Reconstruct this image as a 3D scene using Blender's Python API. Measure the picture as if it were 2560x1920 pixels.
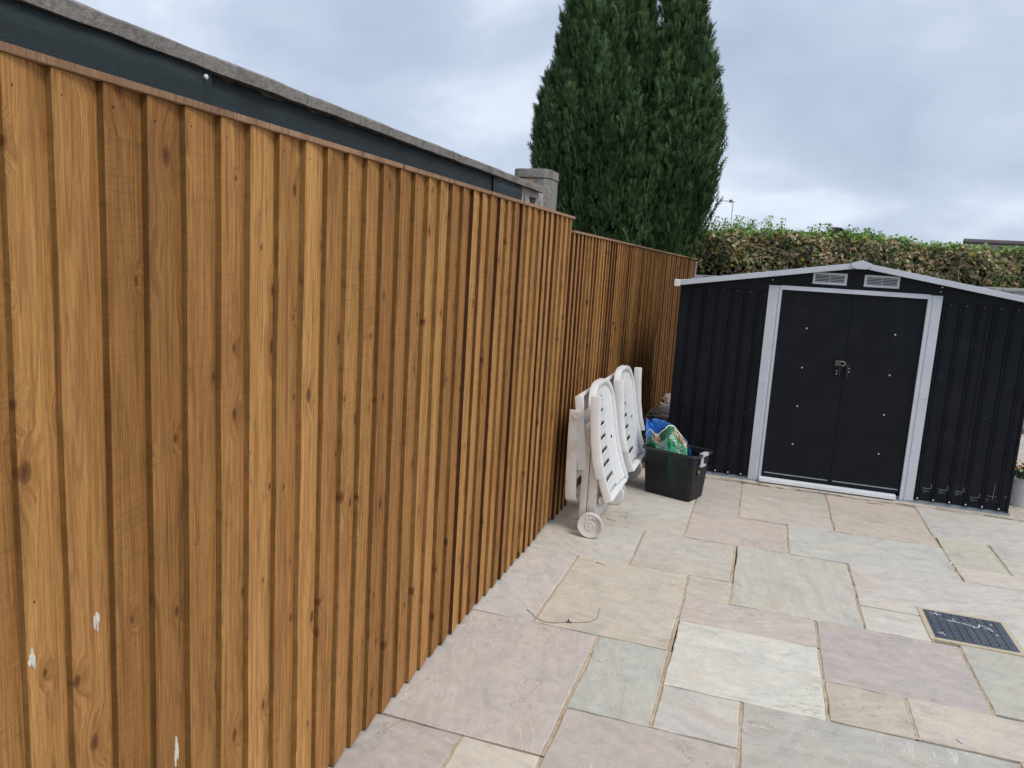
import bpy, bmesh, math, random
import numpy as np
from mathutils import Vector, Matrix
R = math.radians
rng = random.Random(7)
S = bpy.context.scene
C = S.collection
for o in list(bpy.data.objects): bpy.data.objects.remove(o)

# ------------------------------------------------------------------ camera, sky, sun, exposure
HC = 1.63                                   # eye height; X = out from the fence, Y = along it, Z up
FPX, PITCH, ROLL, YAW = 1910.456, R(9.17127), R(3.47862), R(-17.86496)
def cam_axes():
    fw = Vector((math.sin(YAW)*math.cos(PITCH), math.cos(YAW)*math.cos(PITCH), -math.sin(PITCH)))
    rt = Vector((math.cos(YAW), -math.sin(YAW), 0)); up = rt.cross(fw)
    return rt*math.cos(ROLL)+up*math.sin(ROLL), -rt*math.sin(ROLL)+up*math.cos(ROLL), fw
CR, CU, CF = cam_axes()
cam = bpy.data.cameras.new('camera'); cam.sensor_width = 36; cam.lens = 36*FPX/2560
cam.clip_start = .05; cam.clip_end = 2000
camo = bpy.data.objects.new('camera', cam); C.objects.link(camo)
camo.matrix_world = Matrix(((CR.x, CU.x, -CF.x, 0), (CR.y, CU.y, -CF.y, 0), (CR.z, CU.z, -CF.z, HC), (0, 0, 0, 1)))
S.camera = camo
def ray(px, py): return CR*((px-1280)/FPX) - CU*((py-960)/FPX) + CF
def on_y(px, py, Y):
    d = ray(px, py); t = Y/d.y; return Vector((d.x*t, Y, HC+d.z*t))
def on_x(px, py, X):
    d = ray(px, py); t = X/d.x; return Vector((X, d.y*t, HC+d.z*t))
def on_z(px, py, z=0.0):
    d = ray(px, py); t = (z-HC)/d.z; return Vector((d.x*t, d.y*t, z))

SUN_EL, SUN_AZ = R(52), R(118)              # azimuth clockwise from +Y: the sun stands to the right, a little behind
w = bpy.data.worlds.new('World'); S.world = w; w.use_nodes = True
nt = w.node_tree; N = nt.nodes; N.clear(); L = nt.links.new
out = N.new('ShaderNodeOutputWorld')
sky = N.new('ShaderNodeTexSky'); sky.sky_type = 'NISHITA'; sky.sun_disc = False
sky.sun_elevation = SUN_EL; sky.sun_rotation = SUN_AZ
bg1 = N.new('ShaderNodeBackground'); bg1.inputs[1].default_value = .10; L(sky.outputs[0], bg1.inputs[0])
tc = N.new('ShaderNodeTexCoord'); sep = N.new('ShaderNodeSeparateXYZ'); L(tc.outputs['Generated'], sep.inputs[0])
mz = N.new('ShaderNodeMath'); mz.operation = 'MAXIMUM'; mz.inputs[1].default_value = 0; L(sep.outputs[2], mz.inputs[0])
az = N.new('ShaderNodeMath'); az.operation = 'ADD'; az.inputs[1].default_value = .50; L(mz.outputs[0], az.inputs[0])
dv = N.new('ShaderNodeVectorMath'); dv.operation = 'DIVIDE'
cmb = N.new('ShaderNodeCombineXYZ'); L(az.outputs[0], cmb.inputs[0]); L(az.outputs[0], cmb.inputs[1]); cmb.inputs[2].default_value = 1
L(tc.outputs['Generated'], dv.inputs[0]); L(cmb.outputs[0], dv.inputs[1])
mp = N.new('ShaderNodeMapping'); mp.inputs['Location'].default_value = (3.1, 1.7, 0); mp.inputs['Scale'].default_value = (1.25, 1.45, .3)
mp.inputs['Rotation'].default_value = (0, 0, R(25)); L(dv.outputs[0], mp.inputs[0])
n1 = N.new('ShaderNodeTexNoise'); n1.inputs['Scale'].default_value = 1.9; n1.inputs['Detail'].default_value = 6; n1.inputs['Roughness'].default_value = .48
n1.inputs['Distortion'].default_value = .25; L(mp.outputs[0], n1.inputs['Vector'])
cr = N.new('ShaderNodeValToRGB'); e = cr.color_ramp.elements
e[0].position = .34; e[0].color = (.385, .452, .572, 1); e[1].position = .70; e[1].color = (.74, .79, .88, 1)
m = cr.color_ramp.elements.new(.50); m.color = (.475, .545, .675, 1)
L(n1.outputs[0], cr.inputs[0])
bg2 = N.new('ShaderNodeBackground'); bg2.inputs[1].default_value = 1.0; L(cr.outputs[0], bg2.inputs[0])
mx = N.new('ShaderNodeMixShader'); mx.inputs[0].default_value = .92
L(bg1.outputs[0], mx.inputs[1]); L(bg2.outputs[0], mx.inputs[2]); L(mx.outputs[0], out.inputs[0])
sl = bpy.data.lights.new('sun', 'SUN'); sl.energy = 1.5; sl.angle = R(22); sl.color = (1, .96, .9)
so = bpy.data.objects.new('sun', sl); C.objects.link(so)
so.rotation_euler = (math.pi/2-SUN_EL, 0, math.pi-SUN_AZ)
S.view_settings.view_transform = 'Standard'; S.view_settings.look = 'None'
S.view_settings.exposure = 0.32; S.view_settings.gamma = 1
S.render.engine = 'CYCLES'; S.cycles.max_bounces = 6; S.cycles.diffuse_bounces = 3; S.cycles.transparent_max_bounces = 8; S.render.resolution_x = 1024; S.render.resolution_y = 768

# ------------------------------------------------------------------ helpers
def lin(r, g, b, k=1.0):
    f = lambda c: (c/255/12.92 if c/255 <= .04045 else ((c/255+.055)/1.055)**2.4)*k
    return (f(r), f(g), f(b), 1)
def root_loc(o):
    v = Vector((0, 0, 0))
    while o: v += o.location; o = o.parent
    return v
class MB:
    """collects shapes given in world coordinates; build() links them as one mesh object"""
    def __init__(s): s.v = []; s.f = []; s.m = []; s.uv = None
    def add(s, vs, fs, mi=0):
        b = len(s.v); s.v += [tuple(v) for v in vs]
        for f in fs: s.f.append(tuple(b+i for i in f)); s.m.append(mi)
        return s
    def box(s, x0, x1, y0, y1, z0, z1, mi=0):
        return s.add([(x0,y0,z0),(x1,y0,z0),(x1,y1,z0),(x0,y1,z0),(x0,y0,z1),(x1,y0,z1),(x1,y1,z1),(x0,y1,z1)],
                     [(0,3,2,1),(4,5,6,7),(0,1,5,4),(1,2,6,5),(2,3,7,6),(3,0,4,7)], mi)
    def prism(s, poly, axis, a, b, mi=0):
        """poly: 2-D outline, extruded along axis 'x','y' or 'z' from a to b"""
        def P(p, t): return {'x': (t, p[0], p[1]), 'y': (p[0], t, p[1]), 'z': (p[0], p[1], t)}[axis]
        n = len(poly); vs = [P(p, a) for p in poly]+[P(p, b) for p in poly]
        fs = [tuple(range(n))[::-1], tuple(range(n, 2*n))]+[(i, (i+1) % n, n+(i+1) % n, n+i) for i in range(n)]
        return s.add(vs, fs, mi)
    def tube(s, pts, r, seg=8, mi=0, r2=None, cap=True):
        pts = [Vector(p) for p in pts]; n = len(pts); vs = []; fs = []
        ref = Vector((0, 0, 1)) if abs((pts[-1]-pts[0]).normalized().z) < .9 else Vector((1, 0, 0))
        for i, p in enumerate(pts):
            d = (pts[min(i+1, n-1)]-pts[max(i-1, 0)]).normalized()
            a = d.cross(ref).normalized(); b = d.cross(a)
            rr = r if r2 is None else r+(r2-r)*i/(n-1)
            for k in range(seg):
                t = 2*math.pi*k/seg; vs.append(p+a*(rr*math.cos(t))+b*(rr*math.sin(t)))
        for i in range(n-1):
            for k in range(seg):
                fs.append((i*seg+k, i*seg+(k+1) % seg, (i+1)*seg+(k+1) % seg, (i+1)*seg+k))
        if cap: fs += [tuple(range(seg))[::-1], tuple(range((n-1)*seg, n*seg))]
        return s.add(vs, fs, mi)
    def lathe(s, prof, c, axis='z', seg=24, mi=0, cap=True):
        """prof: (radius, offset along axis)"""
        c = Vector(c); vs = []; fs = []; n = len(prof)
        for r_, h in prof:
            for k in range(seg):
                t = 2*math.pi*k/seg; a, b = r_*math.cos(t), r_*math.sin(t)
                vs.append(c+Vector({'z': (a, b, h), 'y': (a, h, b), 'x': (h, a, b)}[axis]))
        for i in range(n-1):
            for k in range(seg):
                fs.append((i*seg+k, i*seg+(k+1) % seg, (i+1)*seg+(k+1) % seg, (i+1)*seg+k))
        if cap: fs += [tuple(range(seg))[::-1], tuple(range((n-1)*seg, n*seg))]
        return s.add(vs, fs, mi)
    def build(s, name, mats, parent=None, smooth=False, bevel=0, origin=None, bseg=2):
        if not isinstance(mats, (list, tuple)): mats = [mats]
        o = Vector(origin) if origin is not None else (root_loc(parent) if parent else Vector((0, 0, 0)))
        me = bpy.data.meshes.new(name)
        me.from_pydata([tuple(Vector(v)-o) for v in s.v], [], s.f)
        for m_ in mats: me.materials.append(m_)
        if len(mats) > 1: me.polygons.foreach_set('material_index', s.m)
        me.update()
        bm = bmesh.new(); bm.from_mesh(me); bmesh.ops.recalc_face_normals(bm, faces=bm.faces)
        if bevel:
            bmesh.ops.bevel(bm, geom=[e_ for e_ in bm.edges if len(e_.link_faces) == 2 and e_.calc_face_angle(0) > .5], offset=bevel, segments=bseg, affect='EDGES', profile=.6)
        bm.to_mesh(me); bm.free()
        if smooth:
            me.polygons.foreach_set('use_smooth', [True]*len(me.polygons))
            me.set_sharp_from_angle(angle=R(40)) if hasattr(me, 'set_sharp_from_angle') else None
        ob = bpy.data.objects.new(name, me); C.objects.link(ob)
        if parent: ob.parent = parent; ob.location = o-root_loc(parent)
        else: ob.location = o
        return ob
def tag(o, label=None, cat=None, group=None, kind=None):
    if label: o['label'] = label
    if cat: o['category'] = cat
    if group: o['group'] = group
    if kind: o['kind'] = kind
    return o
def thing(name, loc, label, cat, group=None):
    o = bpy.data.objects.new(name, None); C.objects.link(o); o.location = loc; o.empty_display_size = .1
    return tag(o, label, cat, group)
def bulk(name, V, F, mat, parent=None, colors=None, smooth=False):
    """large mesh from numpy arrays: V (n,3), F (m,k); colors per face"""
    me = bpy.data.meshes.new(name); V = np.asarray(V, np.float32); F = np.asarray(F, np.int32)
    o = root_loc(parent) if parent else Vector((0, 0, 0)); V = V-np.array(o, np.float32)
    m_, k = F.shape
    me.vertices.add(len(V)); me.vertices.foreach_set('co', V.ravel())
    me.loops.add(m_*k); me.loops.foreach_set('vertex_index', F.ravel())
    me.polygons.add(m_); me.polygons.foreach_set('loop_start', np.arange(0, m_*k, k, dtype=np.int32))
    me.update(calc_edges=True); me.validate()
    if colors is not None:
        at = me.color_attributes.new('col', 'FLOAT_COLOR', 'CORNER')
        cc = np.concatenate([np.asarray(colors, np.float32), np.ones((m_, 1), np.float32)], 1)
        at.data.foreach_set('color', np.repeat(cc, k, 0).ravel())
    me.materials.append(mat)
    if smooth: me.polygons.foreach_set('use_smooth', [True]*m_)
    ob = bpy.data.objects.new(name, me); C.objects.link(ob)
    if parent: ob.parent = parent
    return ob

# ---- materials
class NG:
    def __init__(s, name):
        s.m = bpy.data.materials.new(name); s.m.use_nodes = True; s.t = s.m.node_tree; s.N = s.t.nodes
        s.p = s.N['Principled BSDF']; s.o = s.N['Material Output']
    def n(s, ty, **kw):
        x = s.N.new(ty)
        for k, v in kw.items():
            if k in x.inputs: x.inputs[k].default_value = v
            else: setattr(x, k, v)
        return x
    def l(s, a, b): s.t.links.new(a, b)
    def math(s, op, a, b=None, c=None):
        x = s.N.new('ShaderNodeMath'); x.operation = op
        for i, q in enumerate((a, b, c)):
            if q is None: continue
            if hasattr(q, 'is_linked'): s.l(q, x.inputs[i])
            else: x.inputs[i].default_value = q
        return x.outputs[0]
    def mix(s, fac, a, b, mode='MIX'):
        x = s.N.new('ShaderNodeMix'); x.data_type = 'RGBA'; x.blend_type = mode
        for q, i in ((fac, x.inputs[0]), (a, x.inputs[6]), (b, x.inputs[7])):
            if hasattr(q, 'is_linked'): s.l(q, i)
            else: i.default_value = ((*q, 1) if isinstance(q, tuple) and len(q) == 3 else q)
        return x.outputs[2]
    def ramp(s, fac, stops):
        x = s.N.new('ShaderNodeValToRGB'); el = x.color_ramp.elements
        for i, (p, c) in enumerate(stops):
            q = el[i] if i < 2 else el.new(p)
            q.position = p; q.color = c if len(c) == 4 else (*c, 1)
        s.l(fac, x.inputs[0]); return x.outputs[0]
    def noise(s, vec, scale, detail=4, rough=.5, dist=0, dim='3D'):
        x = s.n('ShaderNodeTexNoise', Scale=scale, Detail=detail, Roughness=rough, Distortion=dist); x.noise_dimensions = dim
        if vec is not None: s.l(vec, x.inputs['Vector'])
        return x.outputs[0]
    def mapv(s, vec, scale=(1, 1, 1), loc=(0, 0, 0), rot=(0, 0, 0)):
        x = s.n('ShaderNodeMapping', Scale=scale, Location=loc, Rotation=rot); s.l(vec, x.inputs[0]); return x.outputs[0]
    def coord(s, which='Object'): return s.n('ShaderNodeTexCoord').outputs[which]
    def bump(s, h, strength=.3, dist=.01):
        x = s.n('ShaderNodeBump', Strength=strength, Distance=dist); s.l(h, x.inputs['Height'])
        s.l(x.outputs[0], s.p.inputs['Normal']); return x
def simple(name, col, rough=.5, metal=0, spec=.5, var=.12, vs=12, bump=0, bs=80, dirt=None):
    g = NG(name); c = g.coord('Object')
    a = g.noise(c, vs, 5, .6)
    k0 = tuple(x*(1-var) for x in col[:3]); k1 = tuple(min(1, x*(1+var)) for x in col[:3])
    cc = g.ramp(a, [(.3, k0), (.7, k1)])
    if dirt:
        d = g.noise(c, 7, 7, .7); f = g.ramp(d, [(.5, (0, 0, 0)), (.72, (1, 1, 1))])
        cc = g.mix(f, cc, dirt)
    g.l(cc, g.p.inputs['Base Color']); g.p.inputs['Roughness'].default_value = rough
    g.p.inputs['Metallic'].default_value = metal; g.p.inputs['Specular IOR Level'].default_value = spec
    rr = g.ramp(a, [(.3, (rough*.85,)*3), (.75, (min(1, rough*1.2),)*3)]); g.l(rr, g.p.inputs['Roughness'])
    if bump: g.bump(g.noise(c, bs, 4, .6), bump, .004)
    return g.m

def wood_material(name, tones, dark=1.0, edge=False):
    g = NG(name); co = g.coord('Object'); oi = g.n('ShaderNodeObjectInfo')
    rnd = oi.outputs['Random']
    off = g.n('ShaderNodeCombineXYZ')
    g.l(g.math('MULTIPLY', rnd, 37.0), off.inputs[1]); g.l(g.math('MULTIPLY', rnd, 91.0), off.inputs[2])
    add = g.n('ShaderNodeVectorMath'); add.operation = 'ADD'; g.l(co, add.inputs[0]); g.l(off.outputs[0], add.inputs[1]); v = add.outputs[0]
    # knots
    vk = g.mapv(v, (0, 1, .62)); sp = g.n('ShaderNodeSeparateXYZ'); g.l(vk, sp.inputs[0])
    kc = g.n('ShaderNodeCombineXYZ'); g.l(sp.outputs[1], kc.inputs[0]); g.l(sp.outputs[2], kc.inputs[1])
    wob = g.noise(v, 30, 2); kx = g.n('ShaderNodeVectorMath'); kx.operation = 'SCALE'; kx.inputs['Scale'].default_value = 1
    vo = g.n('ShaderNodeTexVoronoi', Scale=7.5); vo.voronoi_dimensions = '2D'; g.l(kc.outputs[0], vo.inputs['Vector'])
    sepc = g.n('ShaderNodeSeparateColor'); g.l(vo.outputs['Color'], sepc.inputs[0])
    has = g.math('GREATER_THAN', sepc.outputs[0], .42)
    rad = g.math('MULTIPLY_ADD', sepc.outputs[1], .085, .030)
    d = g.math('ADD', vo.outputs['Distance'], g.math('MULTIPLY', g.math('SUBTRACT', wob, .5), .03))
    dn = g.math('DIVIDE', d, rad)                         # 1 at the knot rim
    knot = g.math('MULTIPLY', g.ramp(dn, [(.72, (1, 1, 1)), (1.0, (0, 0, 0))]), has)
    halo = g.math('MULTIPLY', g.ramp(g.math('DIVIDE', dn, 4.0), [(.15, (1, 1, 1)), (1.0, (0, 0, 0))]), has)
    # grain lines bend round the knots
    s2 = g.n('ShaderNodeSeparateXYZ'); g.l(v, s2.inputs[0])
    bend = g.math('MULTIPLY', halo, .03)
    yy = g.math('ADD', s2.outputs[1], bend)
    gc = g.n('ShaderNodeCombineXYZ'); g.l(g.math('MULTIPLY', s2.outputs[0], 1.0), gc.inputs[0]); g.l(yy, gc.inputs[1]); g.l(g.math('MULTIPLY', s2.outputs[2], .035), gc.inputs[2])
    gr = g.noise(gc.outputs[0], 95, 5, .6, .4)
    gr2 = g.noise(gc.outputs[0], 22, 3, .5, .8)
    rings = g.math('SINE', g.math('MULTIPLY', gr2, 55.0))
    lines = g.ramp(rings, [(.55, (0, 0, 0)), (1.0, (1, 1, 1))])
    base = g.ramp(gr, [(.28, tones[0]), (.72, tones[1])])
    base = g.mix(g.math('MULTIPLY', lines, .36), base, tones[2])
    # board to board tone and smeary red-brown stains
    tone = g.ramp(g.math('FRACT', g.math('MULTIPLY', rnd, 7.3)), [(0, (.72, .66, .60)), (.3, (.93, .89, .86)), (.6, (1.04, 1.02, 1.0)), (1, (1.22, 1.22, 1.24))])
    base = g.mix(1.0, base, tone, 'MULTIPLY')
    st = g.noise(g.mapv(v, (1, 9, 1.3)), 1.6, 4, .55)
    base = g.mix(g.math('MULTIPLY', g.ramp(st, [(.52, (0, 0, 0)), (.74, (1, 1, 1))]), .55), base, tones[3])
    # hand sized smears of preservative and thin drying cracks
    sm = g.noise(g.mapv(v, (1, 14, 3.0)), 1.5, 5, .6)
    base = g.mix(g.math('MULTIPLY', g.ramp(sm, [(.60, (0, 0, 0)), (.68, (1, 1, 1))]), .28), base, tones[4])
    base = g.mix(g.math('MULTIPLY', halo, .30), base, tones[3])
    kcol = g.ramp(dn, [(.1, tones[4]), (.75, tones[3]), (1, tones[4])])
    base = g.mix(g.math('MULTIPLY', knot, .85), base, kcol)
    ck = g.noise(g.mapv(v, (1, 22, .55), (3, 1, 5)), 2.0, 3, .5)
    crack = g.math('MULTIPLY', g.ramp(g.math('ABSOLUTE', g.math('SUBTRACT', ck, .5)), [(0, (1, 1, 1)), (.010, (0, 0, 0))]), g.ramp(g.noise(g.mapv(v, (1, 5, 1.2), (8, 2, 1)), 1.5, 2), [(.60, (0, 0, 0)), (.66, (1, 1, 1))]))
    base = g.mix(g.math('MULTIPLY', crack, .75), base, tones[4])
    sl1 = g.noise(g.mapv(v, (1, 2.2, 75), rot=(R(5), 0, 0)), 1.3, 4, .75)
    son = g.ramp(g.math('FRACT', g.math('MULTIPLY', rnd, 13.1)), [(.42, (.12,)*3), (.6, (1, 1, 1))])
    base = g.mix(g.math('MULTIPLY', g.math('MULTIPLY', g.ramp(sl1, [(.50, (0, 0, 0)), (.72, (1, 1, 1))]), son), .38), base, tones[2])
    fib = g.noise(g.mapv(v, (1, 150, 14)), 1.6, 3, .7)
    base = g.mix(1.0, base, g.ramp(fib, [(.3, (.82, .80, .78)), (.5, (1, 1, 1)), (.72, (1.14, 1.15, 1.16))]), 'MULTIPLY')
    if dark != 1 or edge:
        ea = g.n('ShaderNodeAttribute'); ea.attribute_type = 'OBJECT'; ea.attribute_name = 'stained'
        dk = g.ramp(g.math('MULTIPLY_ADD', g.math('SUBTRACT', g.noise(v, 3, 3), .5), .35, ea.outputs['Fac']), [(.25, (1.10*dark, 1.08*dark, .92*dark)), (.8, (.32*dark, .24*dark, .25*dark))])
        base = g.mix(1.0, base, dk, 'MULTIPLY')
    g.l(base, g.p.inputs['Base Color']); g.p.inputs['Roughness'].default_value = .72; g.p.inputs['Specular IOR Level'].default_value = .25
    saw = g.noise(g.mapv(v, (1, 3, 60), rot=(R(4), 0, 0)), 2.2, 3, .7)
    rough = g.noise(v, 260, 3, .6)
    sawon = g.math('MULTIPLY', saw, g.ramp(g.math('FRACT', g.math('MULTIPLY', rnd, 13.1)), [(.45, (.15,)*3), (.6, (1, 1, 1))]))
    h = g.math('ADD', g.math('MULTIPLY', gr, .5), g.math('ADD', g.math('MULTIPLY', rough, .25), g.math('MULTIPLY', sawon, .5)))
    h = g.math('ADD', h, g.math('MULTIPLY', knot, .35))
    h = g.math('SUBTRACT', h, g.math('MULTIPLY', crack, 1.2)); h = g.math('ADD', h, g.math('MULTIPLY', fib, .35))
    g.bump(h, .6, .004)
    return g.m
TONES = [(.33, .150, .043), (.61, .325, .108), (.17, .068, .020), (.20, .074, .022), (.065, .025, .011)]
M = {}
M['wood'] = wood_material('fence_wood', TONES)
M['wood_edge'] = wood_material('fence_wood_sawn_shaded_edge', [(.20, .115, .042), (.31, .185, .075), (.12, .065, .025), (.11, .05, .02), (.05, .02, .012)], .92, True)  # sawn edges: dark stain plus shade of the camera-facing side painted into the tones
M['wood_cap'] = wood_material('fence_capping_wood', [(.26, .15, .085), (.40, .25, .15), (.18, .10, .05), (.17, .085, .045), (.09, .045, .025)])
M['wood_dark'] = wood_material('fence_wood_reddish', [(.20, .085, .03), (.34, .165, .06), (.12, .048, .02), (.12, .045, .018), (.05, .02, .01)])

def stone_material():
    g = NG('sandstone_paving'); co = g.coord('Object'); oi = g.n('ShaderNodeObjectInfo'); rnd = oi.outputs['Random']
    off = g.n('ShaderNodeCombineXYZ'); g.l(g.math('MULTIPLY', rnd, 53.0), off.inputs[0]); g.l(g.math('MULTIPLY', rnd, 29.0), off.inputs[1])
    ang = g.n('ShaderNodeAttribute'); ang.attribute_type = 'OBJECT'; ang.attribute_name = 'ang'
    rot = g.n('ShaderNodeVectorRotate'); rot.rotation_type = 'Z_AXIS'; g.l(co, rot.inputs['Vector']); g.l(ang.outputs['Fac'], rot.inputs['Angle'])
    add = g.n('ShaderNodeVectorMath'); add.operation = 'ADD'; g.l(rot.outputs[0], add.inputs[0]); g.l(off.outputs[0], add.inputs[1]); v = add.outputs[0]
    base = oi.outputs['Color']
    cl = g.noise(v, 4.0, 7, .66, .8)
    tint = g.ramp(cl, [(.30, (.83, .86, .87)), (.46, (.99, .99, .99)), (.56, (1.02, 1.0, .97)), (.72, (1.05, 1.0, .94))])
    c = g.mix(1.0, base, tint, 'MULTIPLY')
    stk = g.noise(g.mapv(v, (1.5, 6.5, 1)), 2.6, 8, .68, .9)
    c = g.mix(1.0, c, g.ramp(stk, [(.30, (.88, .88, .88)), (.50, (1, 1, 1)), (.72, (1.09, 1.09, 1.09))]), 'MULTIPLY')
    mid = g.noise(v, 16, 6, .68, .5)
    c = g.mix(1.0, c, g.ramp(mid, [(.32, (.90, .90, .91)), (.5, (1, 1, 1)), (.7, (1.09, 1.085, 1.07))]), 'MULTIPLY')
    rust = g.noise(g.mapv(v, (1, 3, 1), (7, 3, 0)), 2.3, 4, .6)
    c = g.mix(g.math('MULTIPLY', g.ramp(rust, [(.56, (0, 0, 0)), (.75, (1, 1, 1))]), .42), c, (.50, .385, .27, 1))
    ph = g.noise(g.mapv(v, (1, 2, 1), (1, 9, 0)), 2.0, 4, .6)
    c = g.mix(g.math('MULTIPLY', g.ramp(ph, [(.55, (0, 0, 0)), (.75, (1, 1, 1))]), .30), c, (.56, .48, .45, 1))
    veinn = g.noise(g.mapv(v, (1, 1.7, 1), (4, 1, 0)), 3.1, 7, .62, .9)
    vein = g.ramp(g.math('ABSOLUTE', g.math('SUBTRACT', veinn, .5)), [(0, (1, 1, 1)), (.006, (0, 0, 0))])
    gate = g.ramp(g.noise(g.mapv(v, (1, 1, 1), (2, 8, 0)), 2.6, 2), [(.48, (0, 0, 0)), (.58, (1, 1, 1))])
    vm = g.math('MULTIPLY', vein, gate)
    c = g.mix(g.math('MULTIPLY', vm, .65), c, (.80, .77, .72, 1))
    v2 = g.noise(g.mapv(v, (1, 1.4, 1), (14, 6, 0)), 2.2, 8, .66, 1.2)
    dl = g.math('MULTIPLY', g.ramp(g.math('ABSOLUTE', g.math('SUBTRACT', v2, .5)), [(0, (1, 1, 1)), (.0045, (0, 0, 0))]), g.ramp(g.noise(g.mapv(v, (1, 1, 1), (5, 3, 0)), 3.2, 2), [(.56, (0, 0, 0)), (.63, (1, 1, 1))]))
    c = g.mix(g.math('MULTIPLY', dl, .6), c, (.22, .19, .16, 1))
    spk = g.noise(co, 170, 3, .7)
    c = g.mix(1.0, c, g.ramp(spk, [(.3, (.91, .91, .91)), (.7, (1.06, 1.06, 1.06))]), 'MULTIPLY')
    dots = g.n('ShaderNodeTexVoronoi', Scale=26.0); g.l(v, dots.inputs['Vector'])
    dsep = g.n('ShaderNodeSeparateColor'); g.l(dots.outputs['Color'], dsep.inputs[0])
    dm = g.math('MULTIPLY', g.math('LESS_THAN', dots.outputs['Distance'], .085), g.math('GREATER_THAN', dsep.outputs[0], .9))
    c = g.mix(g.math('MULTIPLY', dm, .7), c, (.12, .10, .085, 1))
    g.l(c, g.p.inputs['Base Color']); g.p.inputs['Roughness'].default_value = .62; g.p.inputs['Specular IOR Level'].default_value = .35
    step = g.ramp(veinn, [(.44, (0, 0, 0)), (.5, (.5, .5, .5)), (.505, (.8, .8, .8)), (.6, (1, 1, 1))])
    h = g.math('ADD', g.math('MULTIPLY', stk, .9), g.math('ADD', g.math('MULTIPLY', step, .35), g.math('MULTIPLY', g.noise(v, 38, 5, .6), .35)))
    h = g.math('SUBTRACT', h, g.math('MULTIPLY', dl, .5))
    g.bump(h, .55, .006)
    return g.m
M['stone'] = stone_material()
def mortar_material():
    g = NG('jointing_mortar'); co = g.coord('Object')
    a = g.noise(co, 45, 5, .7); b = g.noise(co, 2.2, 3)
    c = g.ramp(a, [(.30, (.28, .20, .13)), (.42, (.55, .45, .32)), (.7, (.68, .59, .45))])
    c = g.mix(g.math('MULTIPLY', g.ramp(b, [(.45, (0, 0, 0)), (.6, (1, 1, 1))]), .5), c, (.46, .30, .17, 1))
    g.l(c, g.p.inputs['Base Color']); g.p.inputs['Roughness'].default_value = .95
    g.bump(g.noise(co, 160, 4, .7), .8, .006); return g.m
M['mortar'] = mortar_material()
M['concrete'] = simple('weathered_concrete', lin(140, 134, 128), .9, var=.3, vs=60, bump=.9, bs=120, dirt=lin(88, 86, 84))
M['concrete_pale'] = simple('pale_cast_stone', lin(172, 166, 160), .9, var=.12, vs=25, bump=.4, bs=140, dirt=lin(120, 110, 100))
M['render'] = simple('pale_wall_render', lin(176, 174, 172), .9, var=.12, vs=14, bump=.5, bs=60, dirt=lin(150, 146, 142))
M['footing'] = simple('rough_concrete_footing', lin(196, 186, 170), .95, var=.16, vs=18, bump=1, bs=45, dirt=lin(150, 128, 104))
M['shed'] = simple('anthracite_painted_steel', (.0040, .0058, .0105), .45, 0, .22, var=.3, vs=3.5, bump=.10, bs=300, dirt=(.0095, .0112, .0150, 1))
M['shed_trim'] = simple('light_grey_painted_trim', lin(194, 199, 207), .42, 0, .5, var=.05, vs=6)
M['galv'] = simple('galvanised_steel', lin(232, 236, 240), .45, .0, .5, var=.07, vs=45)
M['galv_dull'] = simple('dull_galvanised_rail', lin(150, 158, 165), .5, .4, .5, var=.12, vs=20)
M['roof_sheet'] = simple('grey_roof_sheet', lin(72, 78, 88), .5, .1, .5, var=.12, vs=6)
M['screw'] = simple('bright_screw', lin(200, 202, 200), .3, .6, .5, var=.05)
M['black'] = simple('black_plastic', (.012, .013, .016), .5, var=.1)
M['void'] = simple('dark_inside', (.004, .004, .005), .9, var=.1)
M['brass'] = simple('tarnished_brass', lin(92, 84, 74), .5, .6, .5, var=.25, vs=60)
M['plastic_white'] = simple('weathered_white_resin', lin(216, 214, 210), .48, 0, .45, var=.04, vs=5, dirt=lin(176, 169, 160))
M['plastic_clean'] = simple('white_resin', lin(230, 230, 228), .42, 0, .45, var=.03, vs=6)
M['hole'] = M['void']; M['nail'] = simple('rusty_nail', lin(70, 52, 42), .6, .3, .5, var=.2)
M['earth'] = simple('soil', lin(92, 78, 62), .95, var=.3, vs=20, bump=1, bs=50)
M['grass'] = simple('rough_grass', lin(86, 98, 58), .9, var=.3, vs=3, bump=1, bs=30)
M['brickstone'] = simple('rubble_stone', lin(168, 158, 148), .9, var=.2, vs=22, bump=.8, bs=60)
M['pot'] = simple('pale_grey_pot', lin(196, 196, 198), .55, var=.05)
M['cover'] = simple('dark_grey_cover', lin(80, 86, 98), .5, var=.18, vs=25, dirt=lin(96, 102, 112))
M['chalk'] = simple('white_scuff', lin(205, 208, 212), .9, var=.1)
M['filler'] = simple('white_filler', lin(222, 220, 205), .9, var=.12, vs=90, bump=.8, bs=200)
M['twig'] = simple('dry_stem', lin(112, 88, 70), .9, var=.25, vs=30)
M['bark'] = simple('bark', lin(80, 66, 54), .95, var=.3, vs=20, bump=1, bs=40)
M['tile'] = simple('grey_brown_roof_tile', lin(96, 88, 86), .85, var=.22, vs=8)
M['brick'] = simple('buff_brick', lin(170, 140, 112), .9, var=.2, vs=12)
M['aerial'] = simple('aerial_metal', lin(128, 134, 145), .45, .5, .5)
M['latch'] = simple('pale_grey_latch', lin(186, 190, 194), .45, var=.05)

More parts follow.
